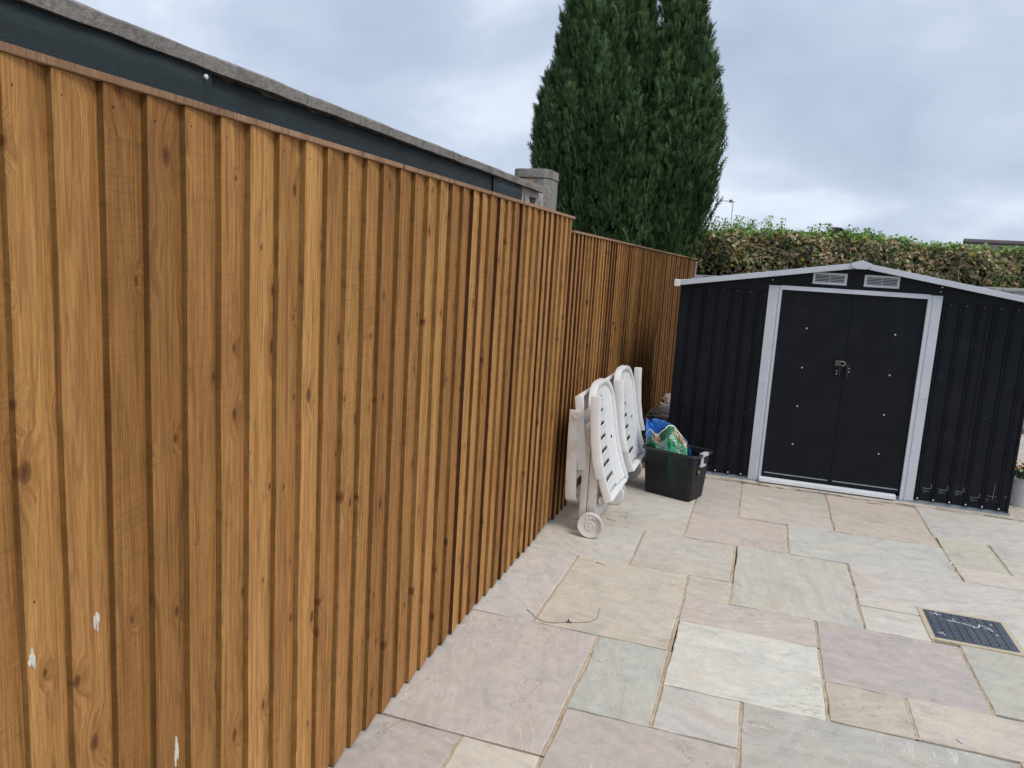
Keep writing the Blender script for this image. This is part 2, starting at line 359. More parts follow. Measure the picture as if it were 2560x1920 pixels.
def foliage_material(name, trans=.2, rough=.55):
    g = NG(name); a = g.n('ShaderNodeAttribute'); a.attribute_name = 'col'
    nz = g.noise(g.coord('Object'), 9, 3)
    c = g.mix(1.0, a.outputs['Color'], g.ramp(nz, [(.3, (.8, .8, .8)), (.7, (1.2, 1.2, 1.2))]), 'MULTIPLY')
    g.l(c, g.p.inputs['Base Color']); g.p.inputs['Roughness'].default_value = rough; g.p.inputs['Specular IOR Level'].default_value = .3
    t = g.n('ShaderNodeBsdfTranslucent'); g.l(c, t.inputs[0])
    mx = g.n('ShaderNodeMixShader'); mx.inputs[0].default_value = trans
    g.l(g.p.outputs[0], mx.inputs[1]); g.l(t.outputs[0], mx.inputs[2]); g.l(mx.outputs[0], g.o.inputs[0])
    return g.m
M['needles'] = foliage_material('conifer_needles', .12, .6)
M['leaf'] = foliage_material('leaf', .25, .5)
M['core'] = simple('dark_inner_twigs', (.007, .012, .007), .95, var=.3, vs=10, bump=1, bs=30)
def net_material():
    g = NG('green_shade_net'); co = g.coord('UV')
    wv = g.n('ShaderNodeTexWave', Scale=1.0, Distortion=1.5, Detail=2.0); wv.bands_direction = 'Y'
    g.l(g.mapv(co, (60, 110, 1)), wv.inputs['Vector']); wv.inputs['Detail Scale'].default_value = 1.5
    n_ = g.noise(g.mapv(co, (60, 260, 1)), 1.0, 3, .7)
    fac = g.math('MULTIPLY', wv.outputs['Color'], n_)
    c = g.ramp(fac, [(.15, (.012, .019, .022)), (.6, (.060, .084, .094))])
    big = g.noise(g.mapv(co, (3, 12, 1)), 1, 3)
    c = g.mix(1.0, c, g.ramp(big, [(.3, (.75,)*3), (.7, (1.25,)*3)]), 'MULTIPLY')
    g.l(c, g.p.inputs['Base Color']); g.p.inputs['Roughness'].default_value = .75
    g.bump(fac, .6, .003); return g.m
M['net'] = net_material()
def smoky():
    g = NG('smoky_clear_plastic'); g.p.inputs['Base Color'].default_value = (.010, .010, .012, 1); g.p.inputs['Roughness'].default_value = .30
    nz = g.noise(g.coord('Object'), 14, 4, .6); g.l(g.ramp(nz, [(.3, (.020, .020, .023)), (.7, (.036, .036, .040))]), g.p.inputs['Base Color'])
    t = g.n('ShaderNodeBsdfTransparent'); t.inputs[0].default_value = (.55, .56, .60, 1)
    mx = g.n('ShaderNodeMixShader'); mx.inputs[0].default_value = .50
    g.l(g.p.outputs[0], mx.inputs[1]); g.l(t.outputs[0], mx.inputs[2]); g.l(mx.outputs[0], g.o.inputs[0]); return g.m
M['smoky'] = smoky()
M['smoky_rim'] = simple('smoky_plastic_rim', (.022, .022, .024), .38, var=.1)

# ------------------------------------------------------------------ the setting: ground, patio, slabs
gmb = MB(); gmb.add([(-400, -400, -.06), (400, -400, -.06), (400, 400, -.06), (-400, 400, -.06)], [(0, 1, 2, 3)])
ground = tag(gmb.build('ground', M['grass']), kind='structure')
mb = MB(); mb.box(-1.24, 5.4, -2.2, 12.0, -.05, -.016)
patio = tag(mb.build('patio', M['mortar']), 'sandstone patio laid in mixed slab sizes', kind='structure')
JOINTS = []
def slab(x0, x1, y0, y1, col, ang=None, dz=None, k=HC):
    """x,y in units of the eye height (as read off the photograph's ground plane)"""
    x0, x1, y0, y1 = x0*k, x1*k, y0*k, y1*k; j = .0055
    x0 += j; x1 -= j; y0 += .0026; y1 -= .0026
    cx, cy = (x0+x1)/2, (y0+y1)/2; ztop = (rng.uniform(-.0012, .0018) if dz is None else dz)
    pts = []
    def edge(ax, ay, bx, by):
        n = max(2, int(math.hypot(bx-ax, by-ay)/.055)); nx, ny = -(by-ay), bx-ax; l_ = math.hypot(nx, ny); nx /= l_; ny /= l_
        ph = rng.uniform(0, 6)
        for i in range(n):
            t = i/n; q = (rng.uniform(-.0012, .0030)+.0016*math.sin(ph+t*7)) if i else .002
            pts.append((ax+(bx-ax)*t+nx*q, ay+(by-ay)*t+ny*q))
    edge(x0, y0, x1, y0); edge(x1, y0, x1, y1); edge(x1, y1, x0, y1); edge(x0, y1, x0, y0)
    n = len(pts); m_ = MB(); ins = []
    for (px, py) in pts:
        dx, dy = cx-px, cy-py; l_ = math.hypot(dx, dy); s_ = .004*(1+rng.uniform(-.4, .5)); ins.append((px+dx/l_*s_, py+dy/l_*s_))
    vs = [(a, b, ztop-.03) for a, b in pts]+[(a, b, ztop-.003) for a, b in pts]+[(a, b, ztop) for a, b in ins]
    fs = [(i, (i+1) % n, n+(i+1) % n, n+i) for i in range(n)]+[(n+i, n+(i+1) % n, 2*n+(i+1) % n, 2*n+i) for i in range(n)]+[tuple(range(2*n, 3*n))]
    m_.add(vs, fs); o = m_.build('paving_slab', M['stone'], patio, origin=(cx, cy, 0))
    c = lin(*col, 1.0); g_ = (c[0]+c[1]+c[2])/3; c = [g_+(q-g_)*.50 for q in c[:3]]; o.color = (c[0]*1.225, c[1]*1.18, c[2]*1.075, 1); JOINTS.append((x1+j, y0, y1)); o['ang'] = float(rng.uniform(-.5, .5) if ang is None else ang)
    return o
SL = [(-.74,-.337,1.397,1.956,(188,177,178),1.3),(-.74,-.525,1.956,2.498,(190,188,190),1.0),(-.525,-.146,1.956,2.503,(196,188,170),.15),
 (-.336,-.143,1.587,1.956,(178,185,180),1.4),(-.336,.047,1.03,1.587,(184,173,170),.5),(-.141,.047,1.587,1.776,(188,187,186),.2),
 (-.141,.239,1.776,2.147,(203,205,197),.05),(-.144,.239,2.147,2.327,(194,181,174),-.2),(-.146,-.006,2.327,2.503,(198,187,168),.1),
 (-.348,-.011,2.503,2.866,(191,184,174),.05),(-.006,.377,2.329,2.872,(189,187,176),1.4),(-.74,-.348,2.500,2.866,(190,189,186),.8),
 (-.74,-.202,2.866,3.052,(190,182,170),.1),(-.74,-.202,3.052,3.42,(193,188,182),.1),(-.74,-.202,3.42,3.80,(190,180,172),.1),
 (-.202,.178,2.872,3.218,(196,178,168),.1),(-.202,-.015,3.218,3.416,(188,176,170),0),(-.202,-.015,3.416,3.78,(186,176,170),0),
 (-.015,.361,3.230,3.575,(198,184,172),.3),(-.015,.361,3.575,3.78,(188,180,164),0),(.178,.747,2.876,3.235,(189,190,184),.05),
 (.361,.743,3.238,3.78,(197,180,165),.2),(.743,1.33,3.362,3.80,(192,187,182),-.5),(.749,.935,3.028,3.362,(190,187,166),.1),
 (.937,1.33,3.205,3.362,(190,178,176),0),(.937,1.33,3.028,3.205,(189,187,172),0),(.377,1.10,2.508,2.884,(197,188,184),-.45),
 (.751,1.33,2.884,3.028,(201,188,178),-.2),(.377,.557,2.331,2.505,(200,195,186),0),
 (.239,.622,1.966,2.331,(183,169,168),.25),(.622,1.20,1.978,2.345,(178,180,168),.1),(.240,.427,1.784,1.966,(194,180,158),-.4),
 (.427,.96,1.788,1.970,(199,184,168),.1),(.047,.620,1.22,1.781,(178,176,170),-.1),(.620,1.20,1.22,1.788,(188,174,166),.1),
 (-.74,-.512,.83,1.394,(180,169,173),.2),(-.512,-.338,1.03,1.394,(202,198,184),.5),(.96,1.33,1.788,1.974,(190,186,178),0),
 (.780,1.2,2.345,2.508,(196,192,182),0),(1.10,1.33,2.508,2.884,(200,188,178),0),(1.20,1.33,1.974,2.508,(186,184,176),.2)]
for a in SL: slab(*a)
cols = [(190,178,176),(190,188,184),(197,188,172),(180,184,178),(196,180,168),(186,174,172),(200,196,186)]
# the same paving goes on out of frame and to the right of the shed
def fill(x0, x1, y0, y1):
    y = y0
    while y < y1-.05:
        h = min(rng.choice([.18, .185, .37, .37]), y1-y); h = h if y1-y-h > .1 else y1-y; x = x0
        while x < x1-.05:
            w_ = min(rng.choice([.185, .37, .37, .55]), x1-x); w_ = w_ if x1-x-w_ > .1 else x1-x
            slab(x, x+w_, y, y+h, rng.choice(cols)); x += w_
        y += h
fill(-.74, 1.33, -.6, .83); fill(-.512, -.338, .83, 1.03); fill(-.336, .047, .83, 1.03); fill(.047, 1.33, .83, 1.22); fill(1.33, 2.4, .83, 3.80); fill(1.17, 2.4, 3.80, 6.2)
mb = MB()
for (jx, ja, jb) in JOINTS:
    n_ = max(2, int((jb-ja)/.04)); vs = []; fs = []
    for i in range(n_+1):
        yy = ja+(jb-ja)*i/n_; zz = -.0035+rng.uniform(-.0022, .0010)-(.006 if rng.random() < .06 else 0); vs += [(jx-.0095, yy, zz-.001), (jx, yy, zz+rng.uniform(0, .0012)), (jx+.0095, yy, zz-.001)]
    for i in range(n_): fs += [(i*3, i*3+1, i*3+4, i*3+3), (i*3+1, i*3+2, i*3+5, i*3+4)]
    mb.add(vs, fs)
tag(mb.build('mortar_joints', M['mortar'], patio), kind='stuff')
M['gap'] = simple('dark_joint_dirt', lin(92, 76, 62), .95, var=.3, vs=30, bump=.8, bs=90); patio.data.materials[0] = M['gap']
mb = MB(); mb.box(.552*HC, .796*HC, 2.345*HC, 2.572*HC, -.03, .0034)
tag(mb.build('mortar_surround', M['mortar_pale'] if 'mortar_pale' in M else simple('pale_mortar', lin(200, 186, 158), .95, var=.1, vs=40, bump=.8, bs=90), patio))

# concrete footing under the shed, soil strip between shed and fence
vs = []; n = 60
front = [(-.80+i*(2.86/n), 6.185+rng.uniform(-.012, .016)+.02*math.sin(i*.5)) for i in range(n+1)]
mb = MB(); poly = front+[(2.06, 8.5), (-.80, 8.5)]
mb.prism(poly, 'z', -.05, .004); footing = tag(mb.build('concrete_footing', M['footing']), kind='structure')
mb = MB(); mb.box(-1.16, -.79, 6.20, 10.8, -.05, .0); soil = tag(mb.build('soil_strip', M['earth']), kind='structure')

# ------------------------------------------------------------------ fences of overlapping feather-edge boards
FX = -1.141
def board(parent, x, y0, wdt, z0, z1, dirx=0.0, thick=.0205, wood='wood'):
    """near edge thick and proud, far edge thin and tucked behind the next board; dirx = dX per dY of the fence line"""
    m_ = MB(); seg = 6; ring = []
    wob = [rng.uniform(-.0022, .0022) for _ in range(seg+1)]; ej = [rng.uniform(-.0018, .0018) for _ in range(seg+1)]
    lean = rng.uniform(-.003, .003); th = thick*rng.uniform(.92, 1.1); cup = rng.uniform(0, .0025)
    for i in range(seg+1):
        t = i/seg; z = z0+(z1-z0)*t; a = y0+ej[i]+lean*t; b = y0+wdt+wob[i]+lean*t; c = .0018
        def P(y, dx): return (x+dx+dirx*(y-y0), y, z)
        ring.append([P(a, -th), P(a, -c), P(a+c*.8, 0), P((a+b)*.5, -th*.46+cup), P(b, -th*.98), P(b, -th-.004)])
    vs = [p for r_ in ring for p in r_]; k = 6
    for i in range(seg):
        for q in range(k):
            m_.add([], [], 0)
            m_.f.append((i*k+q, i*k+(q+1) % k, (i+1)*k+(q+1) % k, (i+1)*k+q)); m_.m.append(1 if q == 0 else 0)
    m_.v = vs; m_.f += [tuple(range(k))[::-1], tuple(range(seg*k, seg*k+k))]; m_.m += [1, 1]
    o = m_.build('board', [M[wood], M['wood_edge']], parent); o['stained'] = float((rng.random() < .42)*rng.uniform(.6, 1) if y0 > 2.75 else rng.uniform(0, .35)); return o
def fence(name, label, y0, y1, x0, dirx, ztop, ztop1, zb, pitch, cap_h=.014, wood='wood', edges=None):
    root = thing(name, (x0, y0, 0), label, 'fence', 'fence sections along the patio')
    ys = edges or []
    if not ys:
        y = y0
        while y < y1-pitch*.4: ys.append(y); y += pitch*rng.uniform(.96, 1.05)
    for i, y in enumerate(ys):
        nx = ys[i+1] if i+1 < len(ys) else y1
        x = x0+dirx*(y-y0); zt = ztop+(ztop1-ztop)*(y-y0)/(y1-y0)-cap_h-.001
        z0_ = zb(y)+rng.uniform(-.004, .006)
        board(root, x, y, min(nx-y+.018, .135), z0_, zt, dirx, wood=('wood_dark' if wood == 'wood_dark' or (y > 6.8 and rng.random() < (y-6.3)*.35) else wood))
    L_ = y1-y0; X1 = x0+dirx*L_
    def bar(nm, xa, xb, za, zb_, mat, ya=y0, yb=y1, za1=None, zb1=None, bev=0):
        m_ = MB(); da = dirx*(ya-y0); db = dirx*(yb-y0); za1 = za if za1 is None else za1; zb1 = zb_ if zb1 is None else zb1
        m_.add([(x0+da+xa, ya, za), (x0+da+xb, ya, za), (x0+db+xb, yb, za1), (x0+db+xa, yb, za1), (x0+da+xa, ya, zb_), (x0+da+xb, ya, zb_), (x0+db+xb, yb, zb1), (x0+db+xa, yb, zb1)],
               [(0,3,2,1),(4,5,6,7),(0,1,5,4),(1,2,6,5),(2,3,7,6),(3,0,4,7)])
        return m_.build(nm, mat, root, bevel=bev)
    # capping in lengths with open joints
    nc = max(1, round(L_/1.1)); 
    for i in range(nc):
        a = y0+L_*i/nc+(.0007 if i else -.004); b = y0+L_*(i+1)/nc-.0007
        f0 = (a-y0)/L_; f1 = (b-y0)/L_
        bar('capping_strip', -.052, .004, ztop+(ztop1-ztop)*f0-cap_h, ztop+(ztop1-ztop)*f0, M['wood_cap'], a, b, ztop+(ztop1-ztop)*f1-cap_h, ztop+(ztop1-ztop)*f1, .0015)
    for zr in (.28, .95, 1.62): bar('rail', -.058, -.023, zr, zr+.06, M['wood'])
    for i in range(max(2, int(L_/1.8)+1)):
        yy = y0+.05+(L_-.15)*i/max(1, int(L_/1.8)); bar('post', -.145, -.06, -.06, ztop-.10, M['wood'], yy, yy+.09)
    return root
near_edges = [0.912,1.001,1.104,1.204,1.308,1.411,1.513,1.622,1.730,1.833,1.943,2.047,2.150,2.262,2.373,2.480,2.583,2.690,2.798,2.905,3.010,3.110,3.226,3.332,3.437,3.548,3.644,3.747,3.862,3.960]
while near_edges[-1] < 4.44: near_edges.append(near_edges[-1]+rng.uniform(.098, .110))
pre = []; y = .912
while y > -1.6: y -= rng.uniform(.099, .108); pre.append(y)
near_edges = pre[::-1]+near_edges
f1 = fence('board_fence', 'tall near section of brown closeboard fence, its top a step higher than the rest', near_edges[0], 4.575, FX, 0, 1.911, 1.911,
           lambda y: .012 if y < 4.1 else .012+(y-4.1)*.07, .106, edges=near_edges)
f2 = fence('board_fence', 'lower middle section of brown closeboard fence behind the white loungers', 4.592, 8.92, FX, 0, 1.832, 1.832, lambda y: -.004, .102)
f3 = fence('board_fence', 'far end section of brown closeboard fence beside the dark shed, angled inward', 8.935, 10.52, FX+.004, .135, 1.832, 1.797, lambda y: -.004, .106, wood='wood_dark')
mb = MB(); ex = FX+.004+.135*1.585; mb.box(ex-.10, ex+.0, 10.525, 10.60, -.05, 1.765); mb.build('end_post', M['concrete_pale'], f3, bevel=.004)
# white filler dabs left on three boards
for (px, py, hw, hh) in ((80, 1648, .0055, .020), (249, 1558, .0055, .018), (449, 1882, .0050, .030)):
    c = on_x(px, py, FX); ry = hw*1.6; best = None
    for o in f1.children:
        if o.name.startswith('board') and not o.name.startswith('board_fence'):
            ys = [v.co.y+f1.location.y for v in o.data.vertices]
            if min(ys) <= c.y <= min(ys)+.1: best = min(ys)
    t = (c.y-(best if best else c.y))/.12; xs = FX-.0165*t+.0022
    m_ = MB()
    for q in range(7):
        cy = c.y+rng.uniform(-1, 1)*hw*1.1; cz = c.z+rng.uniform(-.5, .5)*hh; h_ = hh*rng.uniform(.35, .85); w_ = hw*rng.uniform(.25, .5); n = 9; pts = []
        for k in range(2*n):
            t = k/n if k < n else 2-k/n; sd = 1 if k < n else -1; pts.append((cy+sd*w_*math.sin(math.pi*min(t, 1))**.6*rng.uniform(.6, 1.1)+.0004*sd, cz+h_*(2*min(t, 1)-1)))
        m_.prism(pts, 'x', xs-.004, xs+.0003+q*.00007)
    m_.build('filler_dab', M['filler'], f1)
for o in list(f1.children):
    if o.name.startswith('board'):
        ys = [v.co.y+f1.location.y for v in o.data.vertices]; y_ = min(ys)
        if .85 < y_ < 3.3:
            for z_ in (1.852+rng.uniform(-.008, .008), .985+rng.uniform(-.02, .02), .31+rng.uniform(-.02, .02)):
                m_ = MB(); yy = y_+.022+rng.uniform(-.004, .004); m_.lathe([(.0027, -.004), (.0027, .0006), (.0012, .0010)], (FX-.0205*.022/.12+.0006, yy, z_), 'x', 7); m_.build('nail', M['nail'], o)

# ------------------------------------------------------------------ neighbour's wall behind the fence: coping, net, screen block, pier
WX = -1.335
wall = thing('garden_wall', (WX, 0, 0), 'grey concrete coped wall rising behind the tall near fence', 'wall')
mb = MB(); mb.box(WX-.10, WX, -2.4, 4.085, -.05, 2.034); mb.build('wall_body', M['concrete'], wall)
mb = MB(); mb.box(WX-.10, WX-.001, 4.085, 4.545, -.05, 1.62); mb.build('wall_body', M['concrete'], wall)
js = [-2.4, -1.35, -.15, .90, 1.976, 3.05, 4.43]
for i in range(len(js)-1):
    mb = MB(); nseg = 14; a, b = js[i]+.002, js[i+1]-.002; h0 = 2.030; dzc = rng.uniform(-.002, .002)
    prof = lambda q: [(-1.50, h0), (-1.302+q, h0+.002), (-1.300+q, h0+.030+dzc), (-1.306+q, h0+.035+dzc), (-1.50, h0+.042+dzc)]
    rings = []
    for k in range(nseg+1): rings.append([(x, a+(b-a)*k/nseg, z+rng.uniform(-.0016, .0016)) for x, z in prof(rng.uniform(-.002, .002))])
    vs = [p for r_ in rings for p in r_]; fs = []
    for k in range(nseg):
        for q in range(5): fs.append((k*5+q, k*5+(q+1) % 5, (k+1)*5+(q+1) % 5, (k+1)*5+q))
    fs += [tuple(range(5))[::-1], tuple(range(nseg*5, nseg*5+5))]; mb.add(vs, fs); mb.build('coping_stone', M['concrete'], wall)
# pierced block
def pierced():
    cu = bpy.data.curves.new('screen_block', 'CURVE'); cu.dimensions = '2D'; cu.fill_mode = 'BOTH'; cu.extrude = .045
    W_, H_ = .40, .40
    def sp(pts):
        s_ = cu.splines.new('POLY'); s_.points.add(len(pts)-1); s_.use_cyclic_u = True
        for i, (x, y) in enumerate(pts): s_.points[i].co = (x, y, 0, 1)
    sp([(0, 0), (W_, 0), (W_, H_), (0, H_)])
    cx = W_/2
    sp([(cx-.066, .362), (cx+.066, .362), (cx+.010, .245), (cx-.010, .245)])
    for s_ in (-1, 1):
        pts = []
        for k in range(9): t = -1+2*k/8; pts.append((cx+s_*.155, .20+.170*t))
        for k in range(9): t = 1-2*k/8; pts.append((cx+s_*(.155-.062*(1-t*t)), .20+.170*t))
        sp(pts)
    sp([(cx-.062, .065), (cx+.062, .065), (cx+.010, .165), (cx-.010, .165)])
    o = bpy.data.objects.new('tmp', cu); C.objects.link(o)
    me = bpy.data.meshes.new_from_object(o.evaluated_get(bpy.context.evaluated_depsgraph_get())); bpy.data.objects.remove(o)
    me.materials.clear(); me.materials.append(M['concrete_pale'])
    for v in me.vertices:
        x, y, z = v.co; v.co = (z-.046, 4.108+x*1.06, 1.634+y)       # local x stands for the world's Y
    me.update(); ob = bpy.data.objects.new('screen_block', me); C.objects.link(ob); ob.parent = wall
pierced()
mb = MB(); mb.box(WX-.115, WX-.104, 4.09, 4.54, 1.62, 2.03); mb.build('back_plate', M['concrete'], wall)
# pier with chamfered corners and a cap slab
def octo(x0, x1, y0, y1, c): return [(x0+c, y0), (x1-c, y0), (x1, y0+c), (x1, y1-c), (x1-c, y1), (x0+c, y1), (x0, y1-c), (x0, y0+c)]
PX0, PX1 = -1.545, -1.312
mb = MB(); mb.prism(octo(PX0+.006, PX1-.004, 4.56, 4.80, .03), 'z', -.05, 2.128); mb.build('pier', M['concrete'], wall)
mb = MB(); mb.prism(octo(PX0, PX1, 4.553, 4.807, .034), 'z', 2.132, 2.186); mb.build('pier_cap', M['concrete'], wall, bevel=.006)
mb = MB(); mb.box(-1.49, -1.41, 4.548, 4.558, 2.092, 2.122); mb.build('mortar_patch', M['brick'], wall)
# net
def net(name, ya, yb, xoff, ztop_f, label, seed, ny=90, nz=12):
    r_ = random.Random(seed); ph = [r_.uniform(0, 6) for _ in range(6)]
    V = []; F = []; UV = []
    for i in range(ny+1):
        y = ya+(yb-ya)*i/ny; zt = ztop_f(y)+.003*math.sin(y*31+ph[0])+.002*math.sin(y*83+ph[1])
        for j in range(nz+1):
            t = j/nz; z = zt-t*.55
            x = WX+xoff+.004+.010*math.sin(y*5.1+ph[2]+t*1.5)*t+.006*math.sin(y*13+ph[3]+t*3)*t+.016*t*(1-t)+.004*math.sin(y*29+ph[4])*t
            V.append((x, y, z)); UV.append((y, z))
    for i in range(ny):
        for j in range(nz): F.append((i*(nz+1)+j, (i+1)*(nz+1)+j, (i+1)*(nz+1)+j+1, i*(nz+1)+j+1))
    me = bpy.data.meshes.new(name); me.from_pydata(V, [], F); uv = me.uv_layers.new(name='UVMap')
    for lp in me.loops: uv.data[lp.index].uv = UV[lp.vertex_index]
    me.materials.append(M['net']); me.polygons.foreach_set('use_smooth', [True]*len(F))
    o = bpy.data.objects.new(name, me); C.objects.link(o); tag(o, label, 'net', 'shade nets hung on the wall')
    so_ = o.modifiers.new('thickness', 'SOLIDIFY'); so_.thickness = .0015; return o
net('shade_net', -2.3, 1.59, .016, lambda y: 2.034, 'nearest dark green shade net with a white peg, hung under the coping', 3)
net('shade_net', 1.57, 3.62, .002, lambda y: 2.033-.007*math.exp(-((y-1.80)/.16)**2)-.005*math.exp(-((y-2.2)/.2)**2), 'middle length of dark green shade net sagging below the coping', 5)
net('shade_net', 3.60, 4.06, .010, lambda y: 2.030-.012*math.sin((y-3.6)*6.8), 'short end length of dark green shade net next to the pierced block', 9)
p = on_x(538, 197, WX+.04); mb = MB(); mb.lathe([(.0055, -.002), (.006, .002), (.004, .004)], (WX+.030, p.y-.02, p.z), 'x', 12); pg = mb.build('net_peg', M['plastic_clean']); tag(pg, 'small white round peg pinning the net', 'peg')

# ------------------------------------------------------------------ shed
SX0, SX1, SY, SYB = -.655, 1.848, 6.30, 8.35
shed = thing('metal_shed', ((SX0+SX1)/2, SY, 0), 'black metal garden shed with pale grey door frame and padlock', 'shed')
ZW = 1.515
def ribbed(x0, x1, yf, z0, z1f, ribs, name='wall_panel'):
    """steel sheet with vertical raised ribs; z1f gives the top at x"""
    xs = [(x0, 0)]
    for r_ in ribs:
        for dx, d in ((-.020, 0), (-.013, .008), (-.004, .008), (-.001, .003), (.001, .003), (.004, .008), (.013, .008), (.020, 0)):
            if x0 < r_+dx < x1: xs.append((r_+dx, d))
    xs.append((x1, 0)); m_ = MB(); n_ = len(xs)
    vs = [(x, yf-d, z0) for x, d in xs]+[(x, yf-d, z1f(x)) for x, d in xs]+[(x, yf+.012, z0) for x, d in xs]+[(x, yf+.012, z1f(x)) for x, d in xs]
    fs = [(i, i+1, n_+i+1, n_+i) for i in range(n_-1)]+[(2*n_+i, 3*n_+i, 3*n_+i+1, 2*n_+i+1) for i in range(n_-1)]
    fs += [(n_+i, n_+i+1, 3*n_+i+1, 3*n_+i) for i in range(n_-1)]+[(i, 2*n_+i, 2*n_+i+1, i+1) for i in range(n_-1)]+[(0, n_, 3*n_, 2*n_), (n_-1, 3*n_-1, 4*n_-1, 2*n_-1)]
    m_.add(vs, fs); return m_.build(name, M['shed'], shed)
LR = [-.565, -.460, -.355, -.250, -.150, -.050]; RR = [1.245+.108*i for i in range(6)]
ribbed(SX0, -.301, SY, .025, lambda x: ZW, LR[:3]); ribbed(-.299, .02, SY-.0025, .025, lambda x: ZW, LR[3:])
ribbed(1.21, 1.5205, SY, .025, lambda x: ZW, RR[:3]); ribbed(1.5225, SX1, SY-.0025, .025, lambda x: ZW, RR[3:])
SL_ = (1.745-1.545)/(.643+.70)
roofz = lambda x: 1.732-abs(x-.643)*.1605                        # underside of the roof trim
mb = MB(); mb.prism([(SX0+.002, ZW+.002), (SX1-.002, ZW+.002), (SX1-.002, roofz(SX1)), (.643, roofz(.643)), (SX0+.002, roofz(SX0))], 'y', SY-.004, SY+.012)
mb.build('gable_panel', M['shed'], shed)
mb = MB(); mb.box(-.03, 1.25, SY-.0095, SY-.0045, 1.575, 1.590); mb.build('gable_fold', M['shed'], shed)
# side and back sheets
for xs in (SX0, SX1-.012):
    mb = MB(); mb.box(xs, xs+.012, SY+.013, SYB, .025, ZW); mb.build('side_panel', M['shed'], shed)
mb = MB(); mb.box(SX0+.013, SX1-.013, SYB-.012, SYB, .025, ZW); mb.build('back_panel', M['shed'], shed)
mb = MB(); mb.box(SX0+.02, SX1-.02, SY+.08, SYB-.02, ZW-.02, ZW-.005); mb.build('inner_ceiling', M['void'], shed)
# corner posts' folded edges
for xs in (SX0-.001, SX1-.014):
    mb = MB(); mb.box(xs, xs+.015, SY-.012, SY-.0075, .02, ZW-.002); mb.build('corner_flashing', M['shed'], shed)
# base rail
mb = MB(); mb.box(SX0-.008, SX1+.010, SY-.030, SY+.02, .004, .014); mb.box(SX0-.008, SX1+.010, SY+.0025, SY+.011, .014, .03); mb.build('base_rail', M['galv_dull'], shed)
# doors (behind the frame line), frame, threshold
for a, b, in ((.112, .6205), (.6225, 1.122)):
    mb = MB(); mb.box(a, b, SY-.005+(0 if a < .5 else .004), SY+.010, .050, 1.530)
    d = mb.build('door', M['shed'], shed, bevel=.0015)
    mb = MB(); mb.box(a+.02, b-.016, SY-.0085+(0 if a < .5 else .004), SY-.0052+(0 if a < .5 else .004), .078, .086); mb.build('hem', M['galv_dull'], d)
    for z in (1.250, .945, .641, .337):
        mb = MB(); mb.lathe([(.006, 0), (.0075, -.002), (.005, -.006), (0.0005, -.0072)], ((.32 if a < .5 else .940), SY-.0052+(0 if a < .5 else .004), z+(.004 if a > .5 else 0)), 'y', 10); mb.build('bolt', M['screw'], d, smooth=True)
    hx = .588 if a < .5 else .640; mb = MB()
    y_ = SY-.005+(0 if a < .5 else .004)
    mb.tube([(hx, y_, .998), (hx, y_-.022, .992), (hx, y_-.024, .955), (hx, y_-.022, .916), (hx, y_, .910)], .0075, 8)
    mb.box(hx-.013 if a < .5 else hx-.006, hx+.006 if a < .5 else hx+.013, y_-.003, y_-.0005, .90, 1.01); h = mb.build('handle', M['black'], d, smooth=True)
    for z in ((.945, .922) if a < .5 else (.972, .945)):
        mb = MB(); mb.lathe([(.004, 0), (.005, -.002), (.002, -.005)], (hx+(-.017 if a < .5 else .017), y_-.0005, z), 'y', 8); mb.build('bolt', M['screw'], d, smooth=True)
for a, b, nm in ((.014, .112, 0), (1.122, 1.216, 1)):
    mb = MB(); f = 1 if nm == 0 else -1; i0, i1 = (a, b) if nm == 0 else (b, a)
    # folded section: flat face, a shallow step and a return towards the door
    prof = [(i0, SY-.002), (i0, SY-.020), (i0+f*.060, SY-.022), (i0+f*.064, SY-.017), (i0+f*.076, SY-.017), (i0+f*.080, SY-.023), (i1, SY-.023), (i1, SY+.004)]
    mb.prism(prof, 'z', .006, 1.562); fr = mb.build('door_frame', M['shed_trim'], shed)
    for z in (1.548, .80, .02):
        for q in (.012, .040):
            mb = MB(); mb.lathe([(.0035, 0), (.004, -.002), (.001, -.004)], (i0+f*q, SY-.0205, z), 'y', 8); mb.build('screw', M['galv_dull'], fr)
mb = MB(); mb.prism([(SY-.002, 1.534), (SY-.026, 1.534), (SY-.026, 1.547), (SY-.020, 1.551), (SY-.020, 1.566), (SY-.002, 1.566)], 'x', .100, .615); mb.build('door_header', M['shed_trim'], shed)
mb = MB(); mb.prism([(SY-.002, 1.534), (SY-.0275, 1.534), (SY-.0275, 1.548), (SY-.021, 1.552), (SY-.021, 1.567), (SY-.002, 1.567)], 'x', .612, 1.134); mb.build('door_header', M['shed_trim'], shed)
mb = MB(); mb.prism([(SY-.060, .0155), (SY-.060, .043), (SY-.052, .046), (SY-.006, .046), (SY-.006, .0155)], 'x', .100, 1.092); mb.build('threshold', M['galv'], shed, bevel=.001)
# padlock
pl = thing('padlock', (.59, SY-.03, .99), 'square tarnished brass padlock hanging sideways on the shed door handles', 'padlock')
mb = MB(); mb.box(.548, .592, SY-.050, SY-.028, .988, 1.030); mb.build('lock_body', M['brass'], pl, bevel=.004)
mb = MB(); mb.tube([(.590, SY-.038, 1.025), (.612, SY-.038, 1.023), (.622, SY-.038, 1.010), (.622, SY-.038, .998), (.610, SY-.038, .992), (.590, SY-.038, .992)], .0035, 8); mb.build('shackle', M['galv_dull'], pl, smooth=True)
